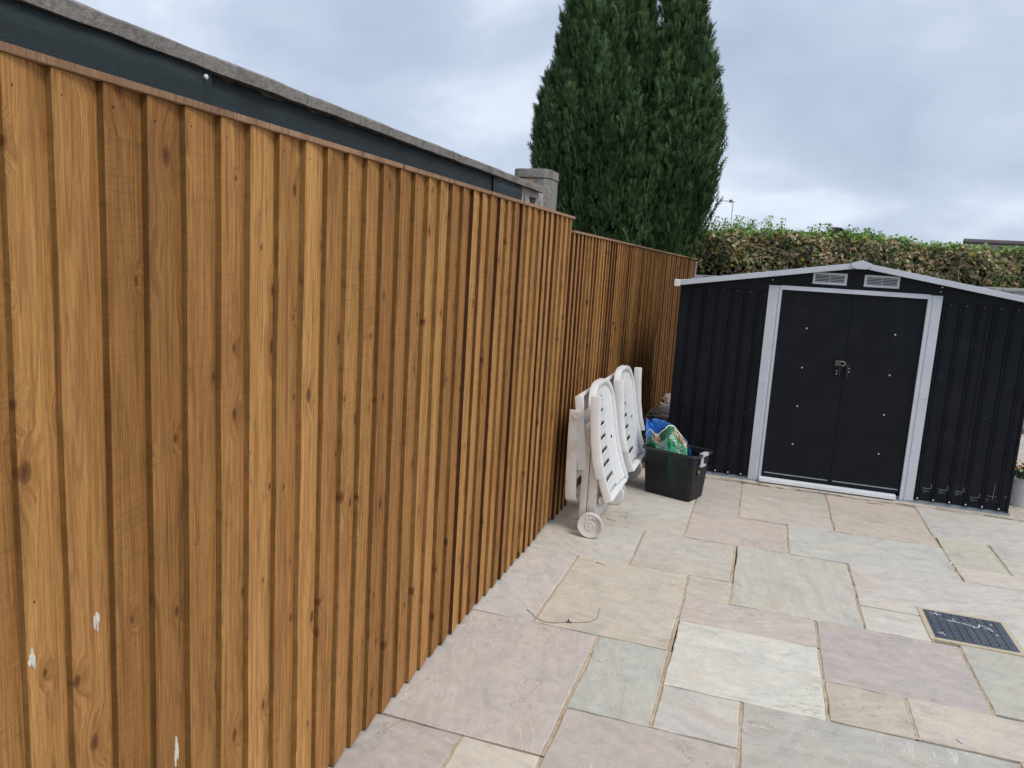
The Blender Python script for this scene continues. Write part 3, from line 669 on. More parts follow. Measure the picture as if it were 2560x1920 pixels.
# screws along wall head, foot and gable
def screw(x, z, y=SY-.010, k=1.0):
    m_ = MB(); m_.lathe([(.005*k, 0), (.0065*k, -.003), (.004*k, -.006), (.0005, -.007)], (x, y, z), 'y', 8); m_.build('screw', M['screw'] if k == 1 else M['galv_dull'], shed, smooth=True)
for x in LR[1:-1]+RR[:-1]: screw(x+.03, 1.500, SY-.003, .6)
for x in LR: screw(x+.005, .040)
for x in RR: screw(x, .040)
screw(.035, 1.604, SY-.005); screw(1.20, 1.592, SY-.005); screw(1.205, 1.625, SY-.005)
# louvre vents
for x0, z0 in ((.322, 1.593), (.681, 1.594)):
    x1, z1 = x0+.240, z0+.088; m_ = MB(); y0 = SY-.0042
    fr = .016
    for a in ((x0, x1, z0, z0+fr), (x0, x1, z1-fr, z1), (x0, x0+fr*1.1, z0+fr, z1-fr), (x1-fr*1.1, x1, z0+fr, z1-fr)): m_.box(a[0], a[1], y0-.010, y0-.0003, a[2], a[3])
    v = m_.build('vent', M['shed_trim'], shed)
    mb = MB(); mb.box(x0+fr, x1-fr, y0-.0015, y0-.0003, z0+fr, z1-fr); mb.build('vent_back', M['void'], v)
    nl = 5
    for i in range(nl):
        zz = z0+fr+(i+.35)*(z1-z0-2*fr)/nl; mb = MB()
        mb.prism([(y0-.009, zz-.0016), (y0-.009, zz+.0020), (y0-.003, zz+.0032), (y0-.003, zz+.0008)], 'x', x0+fr, x1-fr); mb.build('louvre', M['shed_trim'], v)
    mb = MB(); mb.box((x0+x1)/2-.002, (x0+x1)/2+.002, y0-.0095, y0-.0082, z0+fr, z1-fr); mb.build('mullion', M['shed_trim'], v)
# roof: two pitched sheets with ribs, pale edge trim, ridge capping
for s_ in (-1, 1):
    xe = .643+s_*1.345; rz = lambda x: roofz(x)+.034
    def q(x, dz): return (x, rz(x)+dz)
    nr = 11; prof = []
    for i in range(nr):
        xa = .643+s_*(.02+1.31*i/nr); prof += [q(xa, 0), q(xa+s_*.012, .010), q(xa+s_*.030, .010), q(xa+s_*.042, 0)]
    prof += [q(xe-s_*.03, 0), q(xe-s_*.03, -.012), q(.643+s_*.02, -.012)]
    mb = MB(); mb.prism(prof, 'y', SY-.055, SYB+.06); mb.build('roof_sheet', M['roof_sheet'], shed)
    prof = [(xe, roofz(xe)-.006), (xe, roofz(xe)+.036), (.643+s_*.05, roofz(.643+s_*.05)+.038), (.643+s_*.05, roofz(.643+s_*.05)-.004)]
    mb = MB(); mb.prism(prof, 'y', SY-.070, SY-.0555); mb.build('roof_trim', M['shed_trim'], shed, bevel=.003)
    mb = MB(); mb.box(min(xe, xe-s_*.028), max(xe, xe-s_*.028), SY-.0552, SYB+.06, roofz(xe)-.004, roofz(xe)+.042); mb.build('eaves_trim', M['shed_trim'], shed, bevel=.003)
    mb = MB(); mb.box(min(xe, xe-s_*.040)-.002, max(xe, xe-s_*.040)+.002, SY-.0735, SY-.045, roofz(xe)-.009, roofz(xe)+.046); mb.build('corner_cap', M['plastic_clean'], shed, bevel=.004)
mb = MB(); zc = roofz(.643)
mb.prism([(.643-.070, zc+.006), (.643-.038, zc-.012), (.643+.038, zc-.012), (.643+.070, zc+.006), (.643+.070, zc+.030), (.643+.025, zc+.044), (.643, zc+.054), (.643-.025, zc+.044), (.643-.070, zc+.030)], 'y', SY-.082, SY-.040); mb.build('ridge_cap', M['shed_trim'], shed, bevel=.004)
mb = MB(); mb.prism([(.643-.06, zc+.036), (.643+.06, zc+.036), (.643, zc+.052)], 'y', SY-.0395, SYB+.06); mb.build('ridge_strip', M['roof_sheet'], shed)
# pale scratches on the right hand wall sheets
mb = MB(); ys = SY-.0035
def scr(pts, w_=.0011):
    for (a, b), (c_, d) in zip(pts[:-1], pts[1:]):
        dx, dz = c_-a, d-b; l_ = math.hypot(dx, dz) or 1; nx, nz = -dz/l_*w_, dx/l_*w_
        mb.add([(a-nx, ys, b-nz), (c_-nx, ys, d-nz), (c_+nx, ys, d+nz), (a+nx, ys, b+nz), (a-nx, ys+.003, b-nz), (c_-nx, ys+.003, d-nz), (c_+nx, ys+.003, d+nz), (a+nx, ys+.003, b+nz)], [(0,1,2,3),(0,4,5,1),(2,6,7,3)])
for (a, b, z) in ((1.222, 1.230, .118), (1.270, 1.330, .122), (1.378, 1.438, .128), (1.486, 1.546, .132), (1.594, 1.652, .102), (1.812, 1.832, .135)):
    scr([(a, z+.004), (a+.3*(b-a), z+rng.uniform(-.003, .003)), (b, z+rng.uniform(-.002, .004))]); 
    if b-a > .05:
        scr([(b-.002, z), (b+.001, z+.036)]); scr([(a+.005, z-.022), (a+.02, z-.030), (a+.035, z-.018), (b-.01, z-.020+rng.uniform(-.004, .004))], .0008); scr([(a+.004, z-.014), (a+.4*(b-a), z-.013)], .0007)
scr([(1.738, .10), (1.742, .22)], .0008); scr([(1.700, .128), (1.766, .126)], .0007); scr([(1.702, .085), (1.705, .102), (1.716, .103)], .0009); scr([(1.764, .088), (1.767, .10)], .0009)
for _ in range(26):
    x = rng.choice([rng.uniform(1.23, 1.84), rng.uniform(-.6, 0)]); z = rng.uniform(.2, 1.3)**1; a = rng.uniform(-.6, .6); l_ = rng.uniform(.003, .014); scr([(x, z), (x+l_*math.cos(a), z+l_*math.sin(a))], .0007)
tag(mb.build('scratch_marks', M['galv_dull'], shed), kind='stuff')

# ------------------------------------------------------------------ folded white resin loungers
def lounger(off, label):
    ox, oy = off
    r_ = thing('folded_sun_lounger', (-.87+ox, 4.75+oy, 0), label, 'sun lounger', 'folded sun loungers against the fence')
    def B(m_, nm, mat='plastic_white', bev=.005, sm=True, parent=None):
        m_.v = [(x+ox, y+oy, z) for x, y, z in m_.v]
        return m_.build(nm, M[mat], parent or r_, smooth=sm, bevel=bev)
    Y0, Y1 = 4.405, 5.03
    # back line of the backrest: X as a function of z (leans to the fence), slightly bowed
    def bx(z): return float(np.interp(z, [.0, .227, .335, .43, .53, .64, .783, .90, 1.0], [-.69, -.772, -.812, -.845, -.866, -.887, -.911, -.936, -.955]))
    # side rails of the backrest with an arched top, drawn as one bent tube of rectangular section
    def rectsweep(pts, wy, wx, nm, bev=.006, mat='plastic_clean'):
        m_ = MB(); n_ = len(pts); vs = []; fs = []
        for i, (x, y, z) in enumerate(pts):
            a = Vector(pts[max(0, i-1)]); b = Vector(pts[min(n_-1, i+1)]); d = (b-a).normalized()
            nx = Vector((1, 0, 0)); nx = (nx-d*nx.dot(d)).normalized(); s2 = d.cross(nx)
            for sx, sy in ((-1, -1), (1, -1), (1, 1), (-1, 1)): vs.append(Vector((x, y, z))+nx*(sx*wx/2)+s2*(sy*wy/2))
        for i in range(n_-1):
            for k in range(4): fs.append((i*4+k, i*4+(k+1) % 4, (i+1)*4+(k+1) % 4, (i+1)*4+k))
        fs += [(3, 2, 1, 0), tuple(range((n_-1)*4, n_*4))]; m_.add(vs, fs); return B(m_, nm, mat, bev)
    ztop = lambda u: .735+.172*(1-abs(2*u-1)**3.2)**.55
    path = [(bx(z), Y0+.022, z) for z in (.225, .34, .48, .60, .70)]
    for k in range(0, 19):
        u = .5-.5*math.cos(math.pi*k/18); zz = ztop(u); path.append((bx(zz)-.002, Y0+.022+(Y1-Y0-.044)*u, zz))
    path += [(bx(z), Y1-.022, z) for z in (.70, .60, .48, .34, .225)]
    rectsweep(path, .024, .046, 'backrest_frame', .004)
    # cross slats of the backrest with open slots between, and a plain panel on the far side
    nsl = 8; zs0, zs1 = .245, .89; ysp = Y0+.36
    def plate(za, zb, ya, yb, nm, lip):
        m_ = MB(); nq = 8; nz_ = 8; rows = []
        for k in range(nq+1):
            y = ya+(yb-ya)*k/nq; u = (y-Y0-.022)/(Y1-Y0-.044); zc_ = ztop(min(1, max(0, u)))-.010; col_ = []
            for j in range(nz_+1):
                z = min(za+(zb-za)*j/nz_, zc_); b_ = -.014*math.sin(math.pi*min(1, max(0, u))); e_ = lip*(j/nz_)**4
                col_.append((bx(z)+.006+b_+e_-(.008*(1-j/nz_)**3 if lip else 0), y, z))
            rows.append(col_)
        n_ = nz_+1; vs = [p for q in rows for p in q]; vs += [(x-.007, y, z) for x, y, z in vs]; off_ = (nq+1)*n_; fs = []
        for k in range(nq):
            for j in range(nz_): fs += [(k*n_+j, (k+1)*n_+j, (k+1)*n_+j+1, k*n_+j+1), (off_+k*n_+j, off_+k*n_+j+1, off_+(k+1)*n_+j+1, off_+(k+1)*n_+j)]
            fs += [(k*n_, off_+k*n_, off_+(k+1)*n_, (k+1)*n_), (k*n_+nz_, (k+1)*n_+nz_, off_+(k+1)*n_+nz_, off_+k*n_+nz_)]
        for j in range(nz_): fs += [(j, j+1, off_+j+1, off_+j), (nq*n_+j, off_+nq*n_+j, off_+nq*n_+j+1, nq*n_+j+1)]
        m_.add(vs, fs); return B(m_, nm, 'plastic_clean', 0, False)
    for i in range(nsl):
        za = zs0+(zs1-zs0)*i/nsl+.0045; zb = zs0+(zs1-zs0)*(i+1)/nsl-.0045; plate(za, zb, Y0+.038, ysp, 'slat', .011)
    plate(zs0, zs1, ysp+.0005, Y1-.040, 'back_panel', 0)
    # bottom lip of the backrest
    m_ = MB(); m_.box(bx(.22)-.03, bx(.22)+.020, Y0+.05, Y1-.05, .222, .236); B(m_, 'bottom_rail', 'plastic_clean', .004)
    for ys_ in (Y0-.001, Y1+.05):      # arms, main beams, lower links, wheels on both sides
        near = ys_ < 4.7; s_ = -1 if near else 1; Yh = Y1-.15
        arm = [(-.884, .872), (-.878, .74), (-.866, .60), (-.846, .48), (-.816, .380)]
        rectsweep([(x, ys_+s_*.030, z) for x, z in arm], .044, .056, 'armrest', .008)
        m_ = MB(); yb = ys_-s_*.042
        pr = [(-.948, .10), (-.9045, .10), (-.9045, .62), (-.900, .66), (-.922, .668), (-.946, .655)]
        m_.prism(pr, 'y', yb-.018, yb+.018); bm_ = B(m_, 'side_beam')
        m_ = MB(); m_.prism([(-.901, .10), (-.842, .10), (-.850, .45), (-.866, .60), (-.872, .655), (-.898, .648), (-.901, .62)], 'y', yb-.019, yb+.020); B(m_, 'side_beam')
        m_ = MB(); m_.lathe([(.029, .0), (.029, s_*.005), (.025, s_*.008), (.018, s_*.006), (.010, s_*.006), (.008, s_*.010), (.001, s_*.011)], (-.906, yb+s_*.018, .625), 'y', 20); B(m_, 'pivot_cap', bev=0)
        # lower link from the backrest foot to the axle
        m_ = MB(); m_.prism([(-.824, .235), (-.793, .222), (-.850, .080), (-.878, .095)], 'y', yb-.012, yb+.012); B(m_, 'link')
        m_ = MB(); m_.lathe([(.024, 0), (.024, s_*.006), (.020, s_*.009), (.012, s_*.006), (.008, s_*.008), (.001, s_*.009)], (-.810, yb+s_*.014, .226), 'y', 20); B(m_, 'pivot_cap', bev=0)
        # wheel
        m_ = MB(); yw = ys_+s_*.005; W_ = s_*.034
        m_.lathe([(.060, -W_*.15), (.074, -W_*.1), (.079, W_*.1), (.079, W_*.8), (.076, W_*1.0), (.070, W_*1.04), (.067, W_*.98), (.030, W_*.92), (.028, W_*1.04), (.023, W_*1.07), (.020, W_*.98), (.010, W_*.98), (.008, W_*1.1), (.001, W_*1.12)], (-.862, yw, .079), 'y', 40)
        wh = B(m_, 'wheel', bev=0)
        for a in (R(65), R(90), R(115)):
            m_ = MB(); m_.lathe([(.0075, 0), (.0075, s_*.002), (.004, s_*.0042), (.0005, s_*.005)], (-.862+.051*math.cos(a), yw+W_*.95, .079+.051*math.sin(a)), 'y', 10); B(m_, 'boss', bev=0, parent=wh)
        # outer hole plate on the backrest rail
        m_ = MB(); m_.lathe([(.010, 0), (.010, .004), (.0055, .004), (.0055, .0015), (.0005, .0015)], (bx(.53)-.001, (Y0+.060 if near else Yh), .53), 'x', 14); B(m_, 'adjuster', 'black', 0)
    # axle
    m_ = MB(); m_.tube([(-.862, Y0+.02, .079), (-.862, Y1+.03, .079)], .011, 10); B(m_, 'axle', bev=0)
    # seat panel folded behind: flat slats between two rails
    for ys_ in (Y0+.030, Y1-.030): rectsweep([(-1.000, ys_, .852), (-.985, ys_, .72), (-.962, ys_, .55), (-.950, ys_, .40)], .030, .050, 'seat_rail', .006)
    for i in range(5):
        za = .83-.09*i; m_ = MB(); x = -1.000+.05*(.852-za)/.30*.6
        m_.prism([(x+.012, za-.075), (x+.018, za-.070), (x+.004, za+.004), (x-.004, za+.004), (x+.004, za-.075)], 'y', Y0+.046, Y1-.046); B(m_, 'seat_slat', 'plastic_clean', 0, False)
    m_ = MB(); m_.box(-1.010, -.980, Y0+.02, Y1-.02, .846, .858); B(m_, 'seat_edge', 'plastic_clean', .004)
    # foot frame hanging next to the fence, rounded at its lower end
    lx = -1.052; pth = [(lx+.036, Y0+.020, .765), (lx+.036, Y0+.020, .60), (lx+.040, Y0+.020, .40), (lx+.043, Y0+.020, .27), (lx+.046, Y0+.030, .215), (lx+.050, Y0+.075, .190), (lx+.050, (Y0+Y1)/2, .186), (lx+.050, Y1-.075, .190), (lx+.046, Y1-.030, .215), (lx+.043, Y1-.020, .27), (lx+.040, Y1-.020, .40), (lx+.036, Y1-.020, .60), (lx+.036, Y1-.020, .765)]
    rectsweep(pth, .030, .066, 'foot_frame', .007, 'plastic_white')
    m_ = MB(); m_.box(lx+.026, lx+.048, Y0+.036, Y1-.036, .30, .655); B(m_, 'foot_panel', 'plastic_clean', .005)
    m_ = MB(); m_.lathe([(.026, 0), (.026, -.006), (.020, -.008), (.010, -.005), (.001, -.006)], (lx+.052, Y0+.006, .735), 'y', 18); B(m_, 'pivot_cap', bev=0)
    for ys_ in (Y0+.05, Y1-.05):   # linking straps between frame layers
        m_ = MB(); m_.prism([(-.925, .60), (-.925, .635), (-1.005, .735), (-1.020, .71)], 'y', ys_-.010, ys_+.010); B(m_, 'strap')
        m_ = MB(); m_.prism([(-.930, .10), (-.910, .16), (-.93, .33), (-.955, .42), (-.962, .40), (-.945, .30)], 'y', ys_-.009, ys_+.009); B(m_, 'strap')
    return r_
lounger((0, 0), 'nearer of two white folded plastic loungers, its wheel closest to the camera')
lounger((.004, .772), 'farther of two white folded plastic loungers, partly behind the black storage box')

# ------------------------------------------------------------------ storage box with compost bag
BC = Vector((-.497, 5.578, 0)); BA = math.atan2(5.396-5.522, -.377+.73)
bu = Vector((math.cos(BA), math.sin(BA), 0)); bv = Vector((-math.sin(BA), math.cos(BA), 0))
def bw(u, v, z): return BC+bu*u+bv*v+Vector((0, 0, z))
box = thing('storage_box', BC, 'smoky black plastic storage box with pale latches, in front of the shed', 'storage box')
def rrect(hu, hv, r_, n=5):
    pts = []
    for cx, cy, a0 in ((hu-r_, hv-r_, 0), (-hu+r_, hv-r_, 90), (-hu+r_, -hv+r_, 180), (hu-r_, -hv+r_, 270)):
        for k in range(n+1): a = R(a0+90*k/n); pts.append((cx+r_*math.cos(a), cy+r_*math.sin(a)))
    return pts
def fluted(hu, hv, r_, amp):
    """rounded rectangle with vertical flutes pressed into the long and short sides"""
    base = rrect(hu, hv, r_, 4); pts = []
    n = len(base)
    for i in range(n):
        a = Vector(base[i]); b = Vector(base[(i+1) % n]); d = b-a; L_ = d.length
        k = (56 if i == 9 or i == 19 or i == 4 or i == 14 else 1); k = (58 if L_ > .25 else 36) if L_ > .05 else 1; nm = Vector((d.y, -d.x)).normalized() if L_ > 0 else Vector((0, 0))
        for j in range(k):
            t = j/k; s_ = (a.lerp(b, t)); q = 0
            if L_ > .05:
                ph = (t*L_/.052) % 1; q = -amp if .44 < ph < .56 and .04 < t < .96 else 0
            pts.append(s_+nm*q)
    return pts
hb, hr = .350, .0
levels = [(0.0, .174, .112), (.012, .182, .120), (.20, .194, .132), (.318, .200, .138), (.330, .203, .141)]
def ringset(ins, top=None):
    return [[bw(p.x, p.y, z+(ins if z == 0 else 0)) for p in fluted(hu-ins, hv-ins, .028, .003 if .01 < z < .32 else 0)] for z, hu, hv in levels]
outer = ringset(0); inner = ringset(.003); n = len(outer[0])
m_ = MB(); vs = [p for r_ in outer for p in r_]+[p for r_ in inner for p in r_]; fs = []; K = len(outer)
for i in range(K-1):
    for k in range(n):
        fs.append((i*n+k, i*n+(k+1) % n, (i+1)*n+(k+1) % n, (i+1)*n+k)); o2 = K*n; fs.append((o2+i*n+k, o2+(i+1)*n+k, o2+(i+1)*n+(k+1) % n, o2+i*n+(k+1) % n))
fs += [tuple(range(n))[::-1], tuple(range(K*n, K*n+n))]
for k in range(n): fs.append(((K-1)*n+k, (K-1)*n+(k+1) % n, K*n+(K-1)*n+(k+1) % n, K*n+(K-1)*n+k))
m_.add(vs, fs); m_.build('tub', M['smoky'], box)
# rim
m_ = MB(); prof = [(0, .3305), (.012, .3305), (.018, .336), (.018, .346), (.014, .350), (.002, .350), (-.002, .346)]
base = [(p) for p in rrect(.204, .142, .03, 5)]; nb = len(base); vs = []; fs = []
for off, z in prof:
    for p in rrect(.204+off, .142+off, .03+max(off, 0), 5): vs.append(bw(p[0], p[1], z))
kp = len(prof)
for i in range(kp):
    j = (i+1) % kp
    for k in range(nb): fs.append((i*nb+k, i*nb+(k+1) % nb, j*nb+(k+1) % nb, j*nb+k))
m_.add(vs, fs); m_.build('rim', M['smoky_rim'], box, smooth=True)
def bbox_(m_, u0, u1, v0, v1, z0, z1):
    c = [bw(u, v, z) for z in (z0, z1) for u, v in ((u0, v0), (u1, v0), (u1, v1), (u0, v1))]
    m_.add(c, [(0,3,2,1),(4,5,6,7),(0,1,5,4),(1,2,6,5),(2,3,7,6),(3,0,4,7)])
for s_ in (1, -1):
    m_ = MB(); a, b = sorted((s_*.200, s_*.232)); bbox_(m_, a, b, -.060, .030, .3505, .360); bbox_(m_, *sorted((s_*.2225, s_*.232)), -.060, .030, .336, .3505)
    h = m_.build('latch', M['latch'], box, bevel=.003)
    m_ = MB(); bbox_(m_, *sorted((s_*.2045, s_*.214)), -.045, -.005, .268, .330); bbox_(m_, *sorted((s_*.2045, s_*.222)), -.058, .020, .258, .274); m_.build('latch_clip', M['latch'], h, bevel=.003)
m_ = MB(); bbox_(m_, .1995, .2012, -.060, -.012, .180, .245); st = m_.build('sticker', M['black'], box)
m_ = MB(); bbox_(m_, .2014, .2019, -.058, -.048, .212, .232); m_.build('sticker_mark', simple('lime_print', lin(170, 200, 60), .5), st)
m_ = MB(); bbox_(m_, .2014, .2019, -.040, -.026, .214, .219); m_.build('sticker_mark', M['plastic_clean'], st)

# the bag: a front film sheet and a back film sheet joined at the sides, open at the top
bag = thing('compost_bag', BC+Vector((0, 0, .01)), 'torn green and blue compost bag slumped in the storage box', 'bag')
kz = .09645
def bp(a, b, v):
    """point of the bag zoom put on the vertical plane at depth v across the box"""
    d = ray(1600+a*kz, 960+b*kz); P0 = BC+bv*v; t = (P0-Vector((0, 0, HC))).dot(bv)/d.dot(bv); return Vector((0, 0, HC))+d*t
def spl(pts, t):
    n_ = len(pts)-1; x = min(max(t, 0), .99999)*n_; i = int(x); f = x-i
    p0, p1, p2, p3 = pts[max(0, i-1)], pts[i], pts[i+1], pts[min(n_, i+2)]
    return .5*((2*p1)+(p2-p0)*f+(2*p0-5*p1+4*p2-p3)*f*f+(3*p1-p0-3*p2+p3)*f**3)
topF = [bp(150, 1330, -.05), bp(205, 1180, -.065), bp(275, 1165, -.075), bp(345, 1240, -.080), bp(430, 1300, -.082), bp(560, 1225, -.075), bp(690, 1130, -.055), bp(760, 1060, -.025), bp(880, 1085, .0), bp(1010, 1245, .015), bp(1130, 1385, .02), bp(1225, 1500, .02)]
botF = [bw(-.150+.30*i/11, -.085+.02*math.sin(i), .03+.10*(i/11)**3) for i in range(12)]
NU, NV = 44, 26
def front(u, v):
    T = spl(topF, u); Bm = spl(botF, u); p = Bm.lerp(T, v)
    bul = math.sin(math.pi*min(1, v*1.02))*math.sin(math.pi*u)**.6
    wr = .0035*math.sin(u*21+v*9)+.003*math.sin(u*9-v*23+1)+.0018*math.sin(u*47+v*31)
    lim = .35 if v < .70 else 1
    return p-bv*(bul*.030*lim+wr*.8*(.3+v))+Vector((0, 0, wr*.4*(1 if v > .6 else 0)))
botB = [bw(-.150+.30*i/11, .085, .03+.10*(i/11)**3) for i in range(12)]
topB = [bp(150, 1330, -.05), bp(165, 1000, .03), bp(160, 885, .045), bp(235, 930, .05), bp(290, 1010, .055), bp(325, 905, .055), bp(420, 897, .055), bp(540, 925, .055), bp(680, 985, .045), bp(880, 1080, .01), bp(1010, 1240, .02), bp(1225, 1500, .02)]
def back(u, v):
    T = spl(topB, u); Bm = spl(botB, u); p = Bm.lerp(T, v)
    wr = .004*math.sin(u*17-v*12)+.003*math.sin(u*33+v*15)
    return p+bv*(math.sin(math.pi*v)*.012*math.sin(math.pi*u)+wr*.7*v)
def film(fn, name, mats, flip=False):
    V = []; F = []; UV = []
    for i in range(NU+1):
        for j in range(NV+1): V.append(tuple(fn(i/NU, j/NV)-root_loc(bag))); UV.append((i/NU, j/NV))
    for i in range(NU):
        for j in range(NV): F.append((i*(NV+1)+j, (i+1)*(NV+1)+j, (i+1)*(NV+1)+j+1, i*(NV+1)+j+1))
    me = bpy.data.meshes.new(name); me.from_pydata(V, [], F); uv = me.uv_layers.new(name='UVMap')
    for lp in me.loops: uv.data[lp.index].uv = UV[lp.vertex_index]
    me.materials.append(mats); me.polygons.foreach_set('use_smooth', [True]*len(F))
    o = bpy.data.objects.new(name, me); C.objects.link(o); o.parent = bag
    sm = o.modifiers.new('film', 'SOLIDIFY'); sm.thickness = .0012; return o
def bag_print():
    g = NG('printed_bag_film'); uv = g.coord('UV'); sp = g.n('ShaderNodeSeparateXYZ'); g.l(uv, sp.inputs[0]); u, v = sp.outputs[0], sp.outputs[1]
    wv = g.math('ADD', v, g.math('MULTIPLY', g.math('SUBTRACT', g.noise(g.mapv(uv, (6, 6, 1)), 1, 4), .5), .12))
    GREEN, DG, BLUE = lin(28, 120, 72), lin(16, 62, 44), lin(38, 120, 205)
    c = g.ramp(g.noise(g.mapv(uv, (5, 4, 1)), 1, 3), [(.35, DG), (.6, GREEN)])
    lightg = g.math('MULTIPLY', g.math('GREATER_THAN', g.math('ADD', u, g.math('MULTIPLY', v, -.35)), .40), g.math('LESS_THAN', wv, .86))
    c = g.mix(lightg, c, lin(62, 158, 112))
    # printed picture: soil and flowers along the opening
    pic = g.math('MULTIPLY', g.math('GREATER_THAN', wv, .84), g.math('MAXIMUM', g.math('MULTIPLY', g.math('GREATER_THAN', u, .24), g.math('LESS_THAN', u, .42)), g.math('GREATER_THAN', u, .72)))
    pcol = g.ramp(g.noise(g.mapv(uv, (14, 9, 1)), 1, 4, .6), [(.32, lin(40, 30, 22)), (.44, lin(120, 78, 44)), (.52, lin(150, 128, 80)), (.57, lin(190, 200, 205)), (.64, lin(40, 92, 60))])
    c = g.mix(pic, c, pcol)
    bl = g.math('MULTIPLY', g.math('GREATER_THAN', wv, .88), g.math('LESS_THAN', u, .22)); c = g.mix(bl, c, BLUE)
    stripe = g.math('MULTIPLY', g.math('GREATER_THAN', g.math('SINE', g.math('MULTIPLY', g.math('ADD', v, g.math('MULTIPLY', u, .35)), 260.0)), .35), g.math('MULTIPLY', g.math('MULTIPLY', g.math('GREATER_THAN', u, .36), g.math('LESS_THAN', u, .56)), g.math('MULTIPLY', g.math('GREATER_THAN', v, .60), g.math('LESS_THAN', v, .84))))
    dots = g.math('GREATER_THAN', g.noise(g.mapv(uv, (90, 20, 1)), 1, 2), .46)
    c = g.mix(g.math('MULTIPLY', g.math('MULTIPLY', stripe, dots), .8), c, lin(205, 225, 225))
    edge_ = g.math('GREATER_THAN', v, .985); c = g.mix(edge_, c, lin(222, 214, 190))
    g.l(c, g.p.inputs['Base Color']); g.p.inputs['Roughness'].default_value = .28; g.p.inputs['Specular IOR Level'].default_value = .5
    g.bump(g.noise(g.mapv(uv, (9, 7, 1)), 1, 4, .5, 1.5), .35, .01); return g.m
film(front, 'front_film', bag_print())
gbl = NG('blue_bag_lining'); gbl.l(gbl.ramp(gbl.noise(gbl.coord('Object'), 26, 3), [(.3, lin(24, 104, 200)), (.7, lin(70, 150, 232))]), gbl.p.inputs['Base Color']); gbl.p.inputs['Roughness'].default_value = .3
gbl.bump(gbl.noise(gbl.coord('Object'), 30, 3, .5, 2.0), .6, .01)
film(back, 'back_film', gbl.m)
# soil inside
V = []; m_ = MB(); pts = [front(.12+.76*k/14, .62)+bv*.012 for k in range(15)]+[back(.88-.76*k/14, .55)-bv*.012 for k in range(15)]
m_.prism([(0, 0)]*3, 'z', 0, 0) if False else None
cz = sum(p.z for p in pts)/len(pts); m_.add([(p.x, p.y, cz-.02) for p in pts]+[(p.x, p.y, .06) for p in pts], [tuple(range(30)), tuple(range(30, 60))[::-1]]+[(i, (i+1) % 30, 30+(i+1) % 30, 30+i) for i in range(30)])
m_.build('compost', M['earth'], bag)
def bag_text(txt, u0, v0, size, ang, name='print'):
    cu = bpy.data.curves.new('t', 'FONT'); cu.body = txt; cu.size = 1; cu.resolution_u = 2
    o = bpy.data.objects.new('t', cu); C.objects.link(o)
    me = bpy.data.meshes.new_from_object(o.evaluated_get(bpy.context.evaluated_depsgraph_get())); bpy.data.objects.remove(o)
    bm = bmesh.new(); bm.from_mesh(me); bmesh.ops.triangulate(bm, faces=bm.faces); bmesh.ops.subdivide_edges(bm, edges=[e_ for e_ in bm.edges if e_.calc_length() > .3], cuts=2); bm.to_mesh(me); bm.free()
    ca, sa = math.cos(ang), math.sin(ang); rl = root_loc(bag)
    for v in me.vertices:
        x, y = v.co.x*size, v.co.y*size*1.0; uu = u0+(x*ca-y*sa); vv = v0+(x*sa+y*ca)*.9
        uu = min(max(uu, .02), .98); vv = min(max(vv, .02), .985); q = front(uu, vv); e1 = front(uu+.01, vv)-q; e2 = front(uu, vv-.01)-q; n_ = e1.cross(e2).normalized()
        if n_.dot(Vector((0, 0, HC))-q) < 0: n_ = -n_
        v.co = q+n_*.0022-rl
    me.materials.append(M['plastic_clean']); ob = bpy.data.objects.new(name, me); C.objects.link(ob); ob.parent = bag
bag_text('six', .63, .80, .13, R(-28)); bag_text('All-Purpo', .79, .80, .105, R(-66)); bag_text('Com', .725, .74, .135, R(-66))

# ------------------------------------------------------------------ inspection cover set in the patio
mx0, mx1, my0, my1 = .567*HC, .781*HC, 2.360*HC, 2.557*HC
cov = thing('inspection_cover', ((mx0+mx1)/2, (my0+my1)/2, 0), 'square dark grey chequered inspection cover set in the paving', 'manhole cover')
m_ = MB(); m_.box(mx0, mx1, my0, my1, -.02, .0056); m_.build('plate', M['cover'], cov, bevel=.002)
ng = 9; bxw = (mx1-mx0-.016)/ng; byw = (my1-my0-.016)/ng
for i in range(ng):
    for j in range(ng):
        x = mx0+.008+bxw*i; y = my0+.008+byw*j; g_ = .0024; gy = .0034
        if 2 <= i <= 6 and j == 6: continue
        m_ = MB(); t = .0022; m_.add([(x+g_, y+gy, .0057), (x+bxw-g_, y+gy, .0057), (x+bxw-g_, y+byw-gy, .0057), (x+g_, y+byw-gy, .0057), (x+g_+t, y+gy+t, .0098), (x+bxw-g_-t, y+gy+t, .0098), (x+bxw-g_-t, y+byw-gy-t, .0098), (x+g_+t, y+byw-gy-t, .0098)], [(4,5,6,7),(0,1,5,4),(1,2,6,5),(2,3,7,6),(3,0,4,7)])
        m_.build('raised_block', M['cover'], cov)
def flat_text(txt, c, size, parent, mat, h=.001):
    cu = bpy.data.curves.new('t', 'FONT'); cu.body = txt; cu.size = size; cu.extrude = h; cu.resolution_u = 2
    o = bpy.data.objects.new('t', cu); C.objects.link(o); me = bpy.data.meshes.new_from_object(o.evaluated_get(bpy.context.evaluated_depsgraph_get())); bpy.data.objects.remove(o)
    me.materials.clear(); me.materials.append(mat); ob = bpy.data.objects.new('lettering', me); C.objects.link(ob); ob.parent = parent; ob.location = Vector(c)-root_loc(parent)
flat_text('VO CIG', (mx0+.008+bxw*2.3, my0+.008+byw*6.15, .0068), .030, cov, M['galv_dull'])
m_ = MB(); zc = .0104
